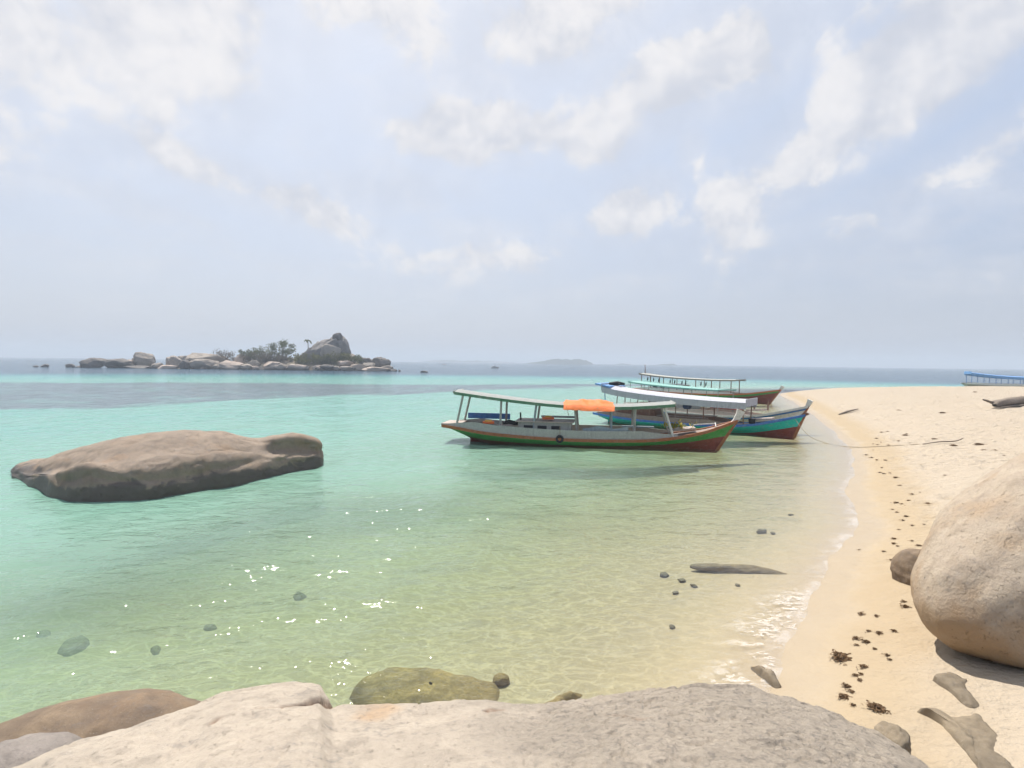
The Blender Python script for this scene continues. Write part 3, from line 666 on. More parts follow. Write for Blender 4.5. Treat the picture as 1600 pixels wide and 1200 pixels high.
b_ = log_obj('split_plank', [(-3.3, -.3, .05), (-1.0, -.42, .10), (1.5, -.5, .12)], [.03, .10, .09], mDrift, 11, .4); b_.parent = dw

# ------------------------------------------------------------------ seaweed washed up along the high-water line
mWeed = mat_leaf('seaweed_brown', (0.11, 0.068, 0.038), (0.23, 0.15, 0.09))
def weed_mesh(seed, n):
    g = random.Random(seed); V = []; F = []
    for k in range(n):
        a = g.uniform(0, 6.28); r_ = g.gauss(0, .22); cx, cy_ = r_*math.cos(a), r_*math.sin(a)*.6; cz = g.uniform(.0, .16)*max(0, 1-abs(r_)*1.6)
        th = g.uniform(0, 6.28); L = g.uniform(.10, .30); wd = g.uniform(.02, .055); pr = None
        for j in range(4):
            u = j/3; th2 = th + g.uniform(-.6, .6)*u
            x = cx + math.cos(th2)*L*u; y = cy_ + math.sin(th2)*L*u; z_ = max(.012, cz + .09*math.sin(u*3.1)*g.uniform(.3, 1))
            nx, ny = -math.sin(th2)*wd*(1-.6*u), math.cos(th2)*wd*(1-.6*u)
            V += [(x-nx, y-ny, z_ - .01), (x+nx, y+ny, z_ + g.uniform(0, .03))]
            if pr is not None: F.append((pr, pr+1, len(V)-1, len(V)-2))
            pr = len(V)-2
    me = bpy.data.meshes.new('seaweed_clump'); me.from_pydata(V, [], F); me.update(); me.materials.append(mWeed); return me
WM = [weed_mesh(300+i, n) for i, n in enumerate((46, 60, 38, 80, 52, 110))]
WEED = [(4.92, 7.94, 0.15), (5.05, 7.8, 0.11), (4.67, 7.36, 0.09), (4.4, 7.19, 0.15), (4.31, 7.02, 0.09), (4.46, 7.07, 0.15), (4.75, 7.27, 0.12), (4.95, 7.28, 0.12), (4.43, 6.86, 0.09), (3.95, 6.74, 0.3), (4.44, 6.64, 0.12), (4.4, 6.53, 0.08), (4.05, 6.45, 0.14), (3.94, 6.31, 0.08), (3.87, 6.3, 0.1), (3.84, 6.18, 0.11), (3.65, 6.09, 0.14), (3.62, 5.97, 0.12), (3.5, 5.88, 0.15), (3.48, 5.89, 0.08), (3.49, 5.71, 0.1), (3.65, 5.57, 0.24), (3.11, 5.63, 0.14), (5.68, 8.18, 0.13), (5.58, 8.0, 0.15), (6.99, 10.66, 0.17), (7.71, 11.45, 0.2), (7.47, 11.1, 0.21), (7.41, 10.9, 0.15), (7.84, 11.12, 0.18), (7.72, 10.76, 0.21), (6.78, 10.11, 0.19), (8.25, 12.11, 0.15), (8.76, 12.74, 0.21), (9.03, 13.02, 0.21), (8.64, 12.27, 0.17), (8.87, 12.23, 0.13), (9.13, 13.49, 0.18), (9.23, 13.8, 0.15), (9.67, 14.33, 0.31), (9.69, 14.14, 0.23), (10.0, 14.35, 0.27), (10.54, 15.01, 0.24), (11.65, 17.34, 0.33), (10.99, 16.13, 0.3), (12.0, 18.61, 0.25), (11.91, 18.28, 0.22), (13.76, 21.87, 0.34), (13.47, 21.11, 0.25), (16.0, 24.32, 0.28), (15.9, 24.9, 0.25), (18.33, 28.43, 0.35), (18.66, 28.46, 0.31), (18.53, 26.92, 0.3), (26.28, 35.02, 0.71), (25.64, 38.09, 0.46), (46.83, 58.21, 0.83), (17.18, 22.28, 0.56), (17.86, 21.87, 0.63), (17.05, 20.67, 0.36), (17.25, 20.42, 0.27), (16.43, 19.13, 0.22), (12.77, 16.84, 0.19), (10.11, 13.84, 0.27), (16.96, 25.12, 0.28), (18.02, 24.44, 0.38), (18.19, 26.49, 0.48)]
ORD = 'first second third fourth fifth sixth seventh eighth ninth tenth eleventh twelfth thirteenth fourteenth fifteenth sixteenth seventeenth eighteenth nineteenth twentieth'.split()
ORD += ['twenty-' + o for o in ORD[:9]] + ['thirtieth'] + ['thirty-' + o for o in ORD[:9]] + ['fortieth'] + ['forty-' + o for o in ORD[:9]] + ['fiftieth'] + ['fifty-' + o for o in ORD[:9]] + ['sixtieth']
g_ = random.Random(5)
for k in range(14):   # crumbs along the line
    y = g_.uniform(10.5, 27); x = float(np.interp(y, SHORE[:, 1], SHORE[:, 0])) + g_.gauss(1.25, .35); WEED.append((x, y, g_.uniform(.07, .16)*y/12))
WEED.sort(key=lambda q: q[1]); nth = {}
def ordinal(key):
    nth[key] = nth.get(key, -1) + 1; return ORD[nth[key]]
for k, (x, y, s_) in enumerate(WEED):
    o = bpy.data.objects.new('seaweed_clump', WM[5 if s_ > .22 and y < 8 else k % 5]); link(o)
    o.location = (x, y, terr1(x, y) + .004); o.rotation_euler = (0, 0, g_.uniform(0, 6.28) if y < 9 else g_.uniform(-.4, .4)); q = s_*(1.1 if y < 9 else .72); o.scale = (q, q*g_.uniform(.8, 1.1), q*.8)
    if s_ == .3 and y < 8: lb = 'largest matted brown seaweed clump on the wet sand'
    elif s_ == .24 and y < 8: lb = 'stringy seaweed clump lying nearest the pale shelf'
    elif y < 8.5: lb = ordinal('a') + ' small seaweed scrap counting from the pale shelf to the boulder'
    elif y < 16: lb = ordinal('b') + ' dark scrap along the wrack line counting from the small dark boulder'
    elif s_ > .8: lb = 'farthest dark debris clump near the crest of the spit'
    elif s_ > .7: lb = 'dark clump of debris on dry sand before the driftwood'
    else: lb = ordinal('c') + ' tiny debris scrap on the farther spit, counting from the near end'
    tag(o, lb, 'seaweed', 'seaweed along the high-water line')
# ------------------------------------------------------------------ wooden boats
pt_ = {}
def paint(key, c, **k):
    if key not in pt_: pt_[key] = mat_paint('paint_' + key, c, **k)
    return pt_[key]
RED = paint('oxide_red', (0.24, 0.062, 0.045)); GREEN = paint('green', (0.075, 0.33, 0.085)); ORNG = paint('rail_brown', (0.36, 0.135, 0.055))
GREY = paint('grey', (0.40, 0.40, 0.36), amount=.45); BLUEG = paint('blue_grey', (0.30, 0.37, 0.40), amount=.45); WHITE = paint('white', (0.70, 0.68, 0.63), amount=.4)
BLUE = paint('blue', (0.06, 0.19, 0.50)); TEAL = paint('teal', (0.02, 0.56, 0.48)); DECK = paint('deck', (0.27, 0.20, 0.16), amount=.5); PINK = paint('pale_wood', (0.45, 0.37, 0.32), amount=.5)
DGREEN = paint('dark_green', (0.10, 0.22, 0.13), amount=.6); SEAG = paint('sea_green', (0.24, 0.47, 0.42), amount=.4); LBLUE = paint('light_blue', (0.16, 0.34, 0.66)); BROWN = paint('brown_wood', (0.22, 0.11, 0.07), amount=.4)
LAV = paint('canvas_grey', (0.47, 0.47, 0.51), amount=.2, rough=.85); CANW = paint('canvas_white', (0.50, 0.50, 0.54), amount=.15, rough=.85); ORAIL = paint('orange_rail', (0.50, 0.15, 0.04))
DARK = mat_plain('dark_opening', (0.03, 0.03, 0.032), .8); RUB = mat_plain('black_rubber', (0.02, 0.02, 0.022), .7)
TARP = mat_plain('orange_tarp', (0.72, 0.17, 0.035), .65, .25, 4, .03); ORPL = mat_plain('orange_plastic', (0.75, 0.16, 0.04), .5); YEL = mat_plain('yellow_plastic', (0.70, 0.38, 0.07), .5)
ROPE = mat_plain('rope_fibre', (0.34, 0.28, 0.20), .9, .3, 30)

def itp(tab, x): return float(np.interp(x, [a for a, b in tab], [b for a, b in tab]))
def smt(tab):
    xs = np.array([a for a, b in tab]); ys = np.array([b for a, b in tab]); k = len(tab)
    q = np.linspace(0, k-1, 60); X_ = catmull(xs, 60); Y_ = catmull(ys, 60)
    return list(zip(X_, Y_))
class Boat:
    """local x runs from the stern waterline (0) to the bow (L), z = 0 at the waterline"""
    def __init__(s, name, label, stern, bow, L, beam, sheer, redline, over=1.0, rake=.75, group=None, draft=.14, heel=0.0):
        d = Vector(bow) - Vector(stern)
        s.root = empty(name, (stern[0], stern[1], 0), math.atan2(d.y, d.x)); s.root.rotation_euler.x = heel
        s.root.scale = (d.length/(L-rake*.9),)*3
        tag(s.root, label, 'boat', group)
        s.L, s.B, s.over, s.rake, s.draft = L, beam/2, over, rake, draft
        s.sheer = smt(sheer); s.red = smt(redline)
    def hb(s, u):
        if u < .42: return s.B*(.58 + .42*math.sin(u/.42*math.pi/2))
        k = (u-.42)/.58; return s.B*max(.02, 1 - k**2.3)
    def zs(s, u): return itp(s.sheer, u)
    def pt(s, u, z, side, inset=0.0):
        zk = -s.draft*(1 - max(0, (u-.8)/.2)**2*.55) + max(0, (.10-u)/.10)*.30
        zt = s.zs(u); t = min(1.3, max(0.0, (z-zk)/max(.05, zt-zk)))
        e = 2.6 - 1.5*max(0, (u-.55)/.45)
        y = s.hb(u)*(1 - (1-min(t, 1))**e)*(1 + .05*max(0, t-1)) - inset
        xs_ = -s.over*min(t, 1)**1.6; xb = s.L - s.rake*(1-t)
        return (xs_ + (xb-xs_)*u, side*max(y, 0.0), z)
    def band(s, name, mat, lo, hi, n=44, m=5, outset=0.0, u0=0.0, u1=1.0):
        mb = MB()
        for side in (-1, 1):
            G = []
            for i in range(n):
                u = u0 + (u1-u0)*i/(n-1); a, b = lo(u), hi(u)
                row = []
                for j in range(m):
                    z = a + (b-a)*j/(m-1); p = s.pt(u, z, side); row.append((p[0], p[1] + side*outset, p[2]))
                G.append(row)
            mb.grid(G if side > 0 else [r[::-1] for r in G])
        # stern face
        if u0 == 0.0:
            G = []
            for j in range(m):
                z = lo(0) + (hi(0)-lo(0))*j/(m-1); G.append([s.pt(0, z, -1), s.pt(0, z, 1)])
            mb.grid(G)
        return mb.build(name, mat, s.root, smooth=False)
    def hull(s, bottom, strake, rail, bulwark, deck, bulw_h=.32, bulw_u=(0.02, .86), strake_hi=-.08, stripe=None):
        zr = lambda u: min(itp(s.red, u), s.zs(u) - .12)
        h = s.band('hull_bottom', bottom, lambda u: -s.draft*1.0, zr, m=9)
        s.band('hull_strake', strake, zr, lambda u: s.zs(u) + strake_hi, outset=.004)
        if stripe: s.band('hull_stripe', stripe, lambda u: s.zs(u) - .22, lambda u: s.zs(u) - .10, m=3, outset=.012)
        for side in (-1, 1):
            rows = []
            for i in range(48):
                u = i/47; z = s.zs(u); p = s.pt(u, z, side)
                y0, y1 = side*(abs(p[1]) + .05), side*max(abs(p[1]) - .05, -.02)
                rows.append([(p[0], y0, z - .09), (p[0], y0, z + .035), (p[0], y1, z + .035), (p[0], y1, z - .09)])
            MB().sweep(rows).build('rub_rail', rail, s.root)
            if bulwark:
                rows = []
                for i in range(40):
                    u = bulw_u[0] + (bulw_u[1]-bulw_u[0])*i/39; z = s.zs(u); p = s.pt(u, z, side)
                    k = min(1, i/5, (39-i)/6)*.8 + .2
                    zb = z + .035 + bulw_h*k
                    y0, y1 = side*(abs(p[1]) - .015), side*(abs(p[1]) - .06)
                    rows.append([(p[0], y0, z + .03), (p[0], y0 - side*.02, zb), (p[0], y1 - side*.02, zb), (p[0], y1, z + .03)])
                MB().sweep(rows).build('bulwark', bulwark, s.root)
        G = []
        for i in range(40):
            u = .005 + .975*i/39; z = s.zs(u) - .02; a = s.pt(u, z, -1, .03); b = s.pt(u, z, 1, .03)
            G.append([a, (a[0], 0, z + .04), b])
        MB().grid(G).build('deck', deck, s.root)
    def stem(s, mat, up=.42, fwd=.30, wd=.09, fan=.20, name='stem_head'):
        z0 = s.zs(1); L = s.L
        P_ = [(L - .32, z0 - .28, .10), (L - .05, z0 - .02, .14), (L + fwd*.55, z0 + up*.55, .17), (L + fwd, z0 + up, fan)]
        rows = []
        for x, z, a in P_:
            rows.append([(x - a*.9, -wd/2, z + a*.35), (x + a*.55, -wd/2, z - a*.25), (x + a*.55, wd/2, z - a*.25), (x - a*.9, wd/2, z + a*.35)])
        MB().sweep(rows).build(name, mat, s.root)
        # stem timber down to the keel
        rows = []
        for k in range(8):
            z = -s.draft*.5 + (z0 + .02 + s.draft*.5)*k/7; p = s.pt(1.0, z, 1)
            rows.append([(p[0] - .10, -.045, z), (p[0] + .05, -.045, z), (p[0] + .05, .045, z), (p[0] - .10, .045, z)])
        MB().sweep(rows).build('stem_timber', ORNG, s.root)
    def roof(s, mat, prof, width, edge=None, edge_h=.10, thick=.05, camber=.08, name='roof', end=None):
        pr = smt(prof); mb = MB(); n = 40; xs_ = np.linspace(prof[0][0], prof[-1][0], n); rows_t = []; rows_b = []
        for x in xs_:
            z = itp(pr, x); wdt = width(x) if callable(width) else width
            rows_t.append([(x, wdt/2*q, z + camber*(1-q*q)) for q in np.linspace(-1, 1, 9)])
            rows_b.append([(x, wdt/2*q, z + camber*(1-q*q) - thick) for q in np.linspace(1, -1, 9)])
        mb.sweep([a + b for a, b in zip(rows_t, rows_b)])
        r_ = mb.build(name, mat, s.root)
        if edge:
            for side in (-1, 1):
                rows = []
                for x in xs_:
                    z = itp(pr, x); wdt = width(x) if callable(width) else width; y0 = side*(wdt/2 + .004); y1 = side*(wdt/2 + .05)
                    rows.append([(x, y0, z - edge_h), (x, y1, z - edge_h), (x, y1, z + .015), (x, y0, z + .015)])
                MB().sweep(rows).build('roof_edge', edge, r_)
            for x in (xs_[0] - .025, xs_[-1] + .025):
                z = itp(pr, x); wdt = width(x) if callable(width) else width
                MB().box((x, 0, z + .0), (.045, wdt + .1, edge_h*1.2)).build('roof_end_board', end or edge, r_)
        s.rp = pr; return r_
    def posts(s, mat, xs_, width, rad=.035, lean=None, base=None, mats=None, sq=True):
        for i, x in enumerate(xs_):
            ln = lean[i] if lean else 0.0
            for side in (-1, 1):
                u = min(.97, max(.01, (x + s.over)/(s.L + s.over))); zb = s.zs(u) if base is None else base(x)
                wdt = width(x) if callable(width) else width
                yb = side*min(wdt/2 - .05, max(.1, s.hb(u) - .14)); yt = side*(wdt/2 - .06)
                MB().tube([(x + ln, yb, zb - .02), (x, yt, itp(s.rp, x) + .01)], rad, 4 if sq else 8).build('post', (mats[i] if mats else mat) if side < 0 else mat, s.root)
    def box(s, name, c, d, mat, rz=0.0, ry=0.0, parent=None):
        return MB().box(c, d, rz, ry).build(name, mat, parent or s.root)

# --- the green and red boat nearest the beach walker, orange tarpaulin on its roof
A = Boat('wooden_boat', 'green and red wooden boat with grey roof carrying an orange tarpaulin, nearest', (-1.85, 25.88), (8.80, 24.28), 11.6, 2.5,
         [(0, .80), (.06, .72), (.18, .54), (.4, .42), (.6, .42), (.75, .50), (.88, .78), (.95, 1.06), (1, 1.28)],
         [(0, .30), (.1, .20), (.3, .13), (.6, .14), (.8, .28), (.92, .46), (1, .62)], over=1.15, rake=.80)
A.hull(RED, GREEN, ORNG, GREY, DECK, .34, (.02, .80))
A.stem(WHITE, .42, .18, fan=.22)
Rf = A.roof(paint('roof_weathered', (0.29, 0.30, 0.28), amount=.6), [(-.55, 2.30), (.9, 2.12), (2.4, 1.96), (4.0, 1.83), (5.6, 1.78), (7.2, 1.82), (8.9, 1.96)], 1.75, DGREEN, .11, end=GREY)
A.posts(GREY, [-.15, 1.55, 3.1, 4.75, 6.3, 7.3, 8.45], 1.7, .05, [-.35, -.05, -.18, .12, 0, -.05, .45], mats=[GREY, GREY, BLUEG, GREY, BLUEG, GREY, WHITE])
A.box('far_side_panel', (.7, .82, 1.12), (2.0, .04, .26), BLUE); A.box('far_side_panel', (4.0, .86, 1.16), (1.7, .04, .10), BLUEG)
cb = A.box('engine_house', (3.45, -.15, .80), (2.3, 1.35, .52), GREY)
A.box('house_roof', (3.45, -.15, 1.075), (2.55, 1.5, .04), PINK, parent=cb)
for k in range(3): A.box('window', (2.75 + .60*k, -.832, .84), (.40, .02, .15), DARK, parent=cb)
A.box('bench', (1.2, -.5, .86), (1.6, .3, .05), PINK); A.box('bench', (6.1, -.6, .76), (2.0, .3, .05), BLUEG); A.box('bench', (7.5, .5, .84), (1.4, .3, .05), BLUEG)
A.box('stern_platform', (-.75, 0, .86), (.85, 1.5, .05), PINK); A.box('bow_hatch', (9.4, 0, .86), (.9, .8, .08), PINK, ry=-.12)
MB().tube([(2.35, -.3, 1.1), (2.33, -.3, 1.42)], .035, 8).build('exhaust_pipe', RUB, A.root, True)
# wave-shaped side board
G = [[(x, -.98, .74), (x, -.98, .88 + .10*math.sin((x-5.2)*2.6)**2)] for x in np.linspace(5.1, 7.0, 20)]
MB().grid(G).build('side_board', BLUEG, A.root)
def on_boat(B_, p): return B_.root.matrix_world @ Vector(p) if False else (Matrix.Translation(B_.root.location) @ B_.root.rotation_euler.to_matrix().to_4x4() @ Matrix.Scale(B_.root.scale[0], 4)) @ Vector(p)
# tarpaulin
rows = []
g2 = np.linspace(4.25, 6.4, 26)
for i, x in enumerate(g2):
    row = []
    for j, q in enumerate(np.linspace(-1.12, 1.12, 17)):
        zb = itp(A.rp, x) + .08*(1-min(1, abs(q))**2) + .02
        lift = .10*max(0, 1-abs(q)**2.2)*min(1, (i+.2)/9, (25.2-i)/4)**.8 + .05*float(fbm(np.array([[x*2.6, q*2.2, .3]]), 4, 4)[0]) + .02*abs(math.sin(x*9 + 2*q))
        z = zb + max(.0, lift) - (max(0, abs(q)-1)*1.6)
        row.append((x + .03*math.sin(q*5), q*.96, z))
    rows.append(row)
tp = empty('tarpaulin', on_boat(A, (5, 0, 1.8))); tag(tp, 'bright orange tarpaulin bundled on the grey boat roof', 'tarpaulin')
V = [on_boat(A, p) - Vector(tp.location) for r in rows for p in r]
n_, m_ = len(rows), len(rows[0])
F = [(i*m_+j, i*m_+j+1, (i+1)*m_+j+1, (i+1)*m_+j) for i in range(n_-1) for j in range(m_-1)]
mesh_obj('sheet', V, F, TARP, tp)
for x in (4.4, 5.7):
    mb = MB(); mb.tube([on_boat(A, (x, -.99, itp(A.rp, x) - .02)) - Vector(tp.location), on_boat(A, (x + .1, -.95, itp(A.rp, x) - .42)) - Vector(tp.location)], .012, 5)
    mesh_obj('lashing', mb.v, mb.f, ROPE, tp)
# things lying on the boat
def small(name, label, cat, boat, p, build):
    o = empty(name, on_boat(boat, p), boat.root.rotation_euler.z); tag(o, label, cat); build(o); return o
def vest(o):
    MB().box((0, 0, .07), (.50, .34, .10), .2).build('body', ORPL, o); MB().box((.02, -.1, .15), (.30, .10, .07), .3).build('collar', YEL, o)
small('life_vest', 'orange life vest on the deck near the green boat stern', 'life vest', A, (.95, -.62, .90), vest)
small('life_vest', 'orange bundle on top of the grey engine house', 'life vest', A, (3.55, -.2, 1.12), vest)
def pile(o):
    MB().tube([(-.35, 0, .06), (-.1, .05, .14), (.2, 0, .08), (.4, .03, .05)], [.05, .1, .09, .04], 8).build('coil', RUB, o, True); MB().box((.25, .1, .1), (.3, .2, .16), .4).build('can', DARK, o)
small('rope_coil', 'dark heap of gear beside the engine house', 'gear', A, (1.95, -.6, .88), pile)
def fender(o):
    n = 20; rows = [[(math.cos(a)*(.12 + .05*math.cos(b)), .05*math.sin(b), math.sin(a)*(.12 + .05*math.cos(b))) for b in np.linspace(0, 6.283, 9)[:-1]] for a in np.linspace(0, 6.283, n)]
    MB().sweep(rows).build('tyre', RUB, o, True); MB().tube([(0, .03, .2), (0, .12, .55)], .012, 5).build('cord', ROPE, o)
small('tyre_fender', 'black tyre fender hanging on the green boat side', 'fender', A, (4.15, -1.29, .42), fender)
mLeafY = mat_leaf('yellow_leaf', (0.30, 0.27, 0.04), (0.50, 0.40, 0.08)); mLeafG = mat_leaf('leaf_green', (0.06, 0.11, 0.03), (0.13, 0.17, 0.05))
def bunch(o):
    g = random.Random(9); V = []; F = []
    for k in range(90):
        a = g.uniform(0, 6.28); e = g.uniform(.1, 1.2); L = g.uniform(.16, .38); c = Vector((g.gauss(0, .28), g.gauss(0, .2), g.uniform(.03, .22)))
        d = Vector((math.cos(a)*math.cos(e), math.sin(a)*math.cos(e), math.sin(e))); n = d.cross(Vector((0, 0, 1))).normalized()*.035
        k0 = len(V); V += [c - n*.4, c + n*.4, c + d*L*.55 + n, c + d*L*.55 - n, c + d*L - Vector((0, 0, .04))]; F += [(k0, k0+1, k0+2, k0+3), (k0+3, k0+2, k0+4)]
    mesh_obj('leaves', V, F, mLeafY, o, False); MB().tube([(-.3, 0, .05), (.3, .05, .12)], .02, 6).build('stalk', BROWN, o)
small('leaf_bunch', 'yellow-green bunch of leaves on the foredeck of the green boat', 'plant bundle', A, (9.0, -.15, .84), bunch)
def anchor(o):
    MB().tube([(-.45, 0, .05), (.45, .1, .12)], .025, 6).build('shank', WHITE, o); MB().tube([(.42, -.28, .02), (.47, .1, .14), (.40, .42, .05)], .022, 6).build('fluke', WHITE, o)
small('anchor', 'pale branch-like anchor resting on the green boat bow', 'anchor', A, (10.2, -.25, 1.02), anchor)

# --- teal boat with the long white canopy
Bt = Boat('wooden_boat', 'teal wooden boat with blue gunwale and long white canvas canopy', (5.89, 35.07), (14.25, 28.8), 11.4, 2.4,
          [(0, .62), (.1, .52), (.3, .42), (.6, .42), (.78, .56), (.9, .88), (1, 1.22)], [(0, .04), (.5, .0), (.75, .04), (.9, .34), (1, .62)], over=.7, rake=.5)
Bt.hull(RED, TEAL, BLUE, DECK, DECK, .26, (.02, .72))
Bt.stem(BROWN, .10, .12, fan=.16)
rf = Bt.roof(CANW, [(.1, 2.32), (1.2, 2.12), (3.0, 1.95), (5.0, 1.83), (7.0, 1.76), (8.7, 1.74)], 2.15, LAV, .34, camber=.16, end=LAV, name='canopy')
Bt.box('canopy_end', (.12, 0, 2.40), (1.0, 2.2, .10), LBLUE, ry=.17, parent=rf)
Bt.posts(BROWN, [.2, 1.6, 3.2, 4.8, 6.4, 8.5], 2.0, .032, mats=[LBLUE, BROWN, BROWN, DECK, BROWN, BROWN])
Bt.box('cabin', (2.2, 0, .80), (2.4, 1.3, .5), BROWN); Bt.box('bench', (5.2, .5, .80), (3.0, .3, .05), PINK); Bt.box('bench', (5.0, -.55, .74), (3.0, .3, .05), DECK); Bt.box('fore_hatch', (9.3, 0, .86), (1.1, .8, .10), PINK, ry=-.1)
small('bucket', 'dark bucket on the deck of the teal boat', 'bucket', Bt, (8.9, -.55, .62), lambda o: (MB().tube([(0, 0, 0), (0, 0, .24)], [.14, .18], 14).build('pail', RUB, o, True), MB().tube([(-.17, 0, .23), (-.1, 0, .38), (.1, 0, .38), (.17, 0, .23)], .01, 5).build('handle', RUB, o)))
small('hanging_bag', 'dark blue bag hanging under the white canopy', 'bag', Bt, (5.4, -.75, 1.22), lambda o: (MB().sweep([[(x*k, y*k*.6, z) for x, y in ((-.2, -.2), (.2, -.2), (.2, .2), (-.2, .2))] for z, k in ((0, .75), (.12, 1.05), (.36, .95), (.44, .45))]).build('sack', paint('navy', (.03, .05, .13)), o), MB().tube([(0, 0, .44), (0, 0, .6)], .012, 5).build('strap', RUB, o)))
small('gear_pile', 'dark bundle lying on the blue end of the white canopy', 'gear', Bt, (.6, 0, 2.38), lambda o: (MB().tube([(-.4, -.3, .1), (0, 0, .14), (.4, .2, .1)], [.08, .13, .07], 8).build('roll', RUB, o, True), MB().tube([(-.2, .3, .09), (.3, -.2, .1)], .06, 8).build('pole', RUB, o)))

# --- white boat alongside, pale green roof
Ct = Boat('wooden_boat', 'white wooden boat with blue line and pale green roof behind the teal boat', (9.19, 42.21), (15.75, 31.8), 13.4, 2.4,
          [(0, .72), (.1, .62), (.3, .52), (.6, .52), (.78, .68), (.9, 1.05), (1, 1.45)], [(0, .1), (.6, .06), (.85, .12), (1, .2)], over=.7, rake=.8)
Ct.hull(WHITE, WHITE, WHITE, PINK, PINK, .24, (.02, .76), stripe=BLUE)
Ct.stem(WHITE, .34, .12, fan=.20)
Ct.roof(SEAG, [(-.0, 2.36), (2, 2.24), (5, 2.13), (8.0, 2.1)], 1.7, SEAG, .08, camber=.06)
Ct.posts(GREY, [0, 1.9, 3.8, 5.8, 7.9], 1.6, .032)
Ct.box('cabin', (3.6, 0, .95), (3.6, 1.3, .55), GREY); Ct.box('bench', (8.0, 0, .92), (2.2, .5, .06), paint('red_bench', (.40, .10, .07))); Ct.box('fore_hatch', (10.2, 0, 1.0), (1.0, .8, .1), PINK, ry=-.1)
for k, x in enumerate((10.2, 11.1)): Ct.box('mooring_post', (x, -.3, 1.32), (.06, .06, .55), BROWN)

# --- farther boat with an orange rail, tall grey roof and mast
Et = Boat('wooden_boat', 'far boat with orange rail, tall thin grey roof and a mast', (14.93, 65.4), (24.69, 54.73), 14.0, 2.6,
          [(0, .75), (.1, .66), (.3, .55), (.6, .56), (.78, .70), (.9, .95), (1, 1.2)], [(0, .25), (.5, .22), (.8, .45), (1, .95)], over=.8, rake=.9)
Et.hull(RED, GREEN, ORAIL, WHITE, DECK, .26, (.02, .74))
Et.stem(WHITE, .30, .18, fan=.18)
Et.roof(GREY, [(.1, 2.28), (2, 2.10), (5, 1.94), (8, 1.88), (10.4, 1.92)], 1.8, paint('roof_brown', (.22, .19, .16)), .10, camber=.06)
Et.posts(BROWN, [.3, 1.4, 2.9, 4.4, 6.4, 8.0, 9.9], 1.7, .045)
Et.box('cabin', (3.2, 0, .98), (3.4, 1.4, .6), WHITE)
for k in range(4): Et.box('window', (1.9 + .85*k, -.712, 1.06), (.5, .02, .22), DARK)
MB().tube([(.2, 0, 2.2), (.15, 0, 3.2)], [.05, .03], 8).build('mast', BROWN, Et.root, True)
for k, x in enumerate((1.0, 1.7, 2.3, 3.6, 4.1, 4.9, 5.3, 6.9, 7.4)):
    small('hanging_float', ORD[k] + ' dark float under the far grey roof, counting from the mast', 'float', Et, (x, -.75, itp(Et.rp, x) - .62), lambda o: (MB().tube([(0, 0, 0), (.02, 0, .14), (.04, 0, .34), (.05, 0, .42)], [.03, .07, .06, .02], 8).build('buoy', RUB, o, True), MB().tube([(.05, 0, .42), (.06, 0, .62)], .012, 5).build('line', ROPE, o)))['group'] = 'floats under the far roof'

# --- boat beyond the spit with the blue canopy
Ft = Boat('wooden_boat', 'pale boat with bright blue canopy moored beyond the sand spit', (78.6, 99.5), (90.5, 97.0), 13.0, 2.6,
          [(0, .95), (.1, .85), (.3, .72), (.6, .70), (.8, .85), (1, 1.5)], [(0, .3), (.5, .2), (1, .5)], over=.6, rake=.8)
Ft.hull(RED, PINK, WHITE, WHITE, DECK, .22, (.02, .75)); Ft.stem(WHITE)
Ft.roof(LBLUE, [(.1, 2.75), (2.5, 2.45), (5, 2.22), (8, 2.08), (10.4, 2.0)], 2.1, LBLUE, .42, camber=.16, name='canopy'); Ft.posts(BLUE, [.3, 2.1, 3.9, 5.7, 7.5, 9.0, 10.2], 2.0, .05)
MB().tube([(1.9, 0, 2.5), (1.9, 0, 3.3)], .03, 6).build('flag_pole', WHITE, Ft.root)

# --- specks far out on the water
def speck(lbl, x, y, rz, k):
    o = Boat('fishing_boat', lbl, (x, y), (x + 5.2*k*math.cos(rz), y + 5.2*k*math.sin(rz)), 6.0, 1.9, [(0, .7), (.4, .6), (.8, .9), (1, 1.4)], [(0, .2), (1, .3)], over=.4, rake=.6)
    o.hull(RED, WHITE, WHITE, None, DECK); o.roof(WHITE, [(.6, 2.1), (2, 2.1), (3.6, 2.1)], 1.5, BLUE, .1); o.posts(WHITE, [.8, 3.3], 1.4, .06); o.box('cabin', (2.2, 0, 1.1), (2.0, 1.2, .9), WHITE)
speck('tiny white boat with red hull far out below the distant island', -12.5, 345, .25, .85)
speck('faintest tiny boat near the horizon left of the white one', -74, 610, -.3, .9)

# --- mooring line from the teal bow to the beach
def tube_obj(name, pts, r, mat):
    P_ = catmull(np.array(pts), 70); mb = MB(); mb.tube([tuple(p) for p in P_], r, 6); return mb.build(name, mat, None, True)
def on_sand(x, y, dz=.02): return (x, y, max(terr1(x, y), -.03) + dz)
bp = on_boat(Bt, (10.9, -.1, 1.02))
tag(tube_obj('mooring_rope', [tuple(bp), (14.3, 27.6, .25), on_sand(14.75, 26.6), on_sand(15.1, 25.2), on_sand(15.6, 24.3), on_sand(16.3, 23.7), on_sand(17.0, 23.35)], .013, ROPE), 'thin mooring rope running from the teal bow onto the sand', 'rope')
st = log_obj('stake', [on_sand(16.7, 23.3, .03), on_sand(17.3, 23.2, .09), on_sand(17.9, 23.15, .10), on_sand(18.2, 23.1, .18)], [.02, .032, .03, .02], mDrift, 21)
tag(st, 'crooked stick on the sand holding the mooring rope end', 'stick')
tag(log_obj('beached_branch', [on_sand(22.5, 39.5, .05), on_sand(23.4, 40.0, .12), on_sand(24.6, 40.8, .10)], [.05, .10, .04], mDrift, 23), 'grey branch on the sand beyond the boat bows', 'branch')
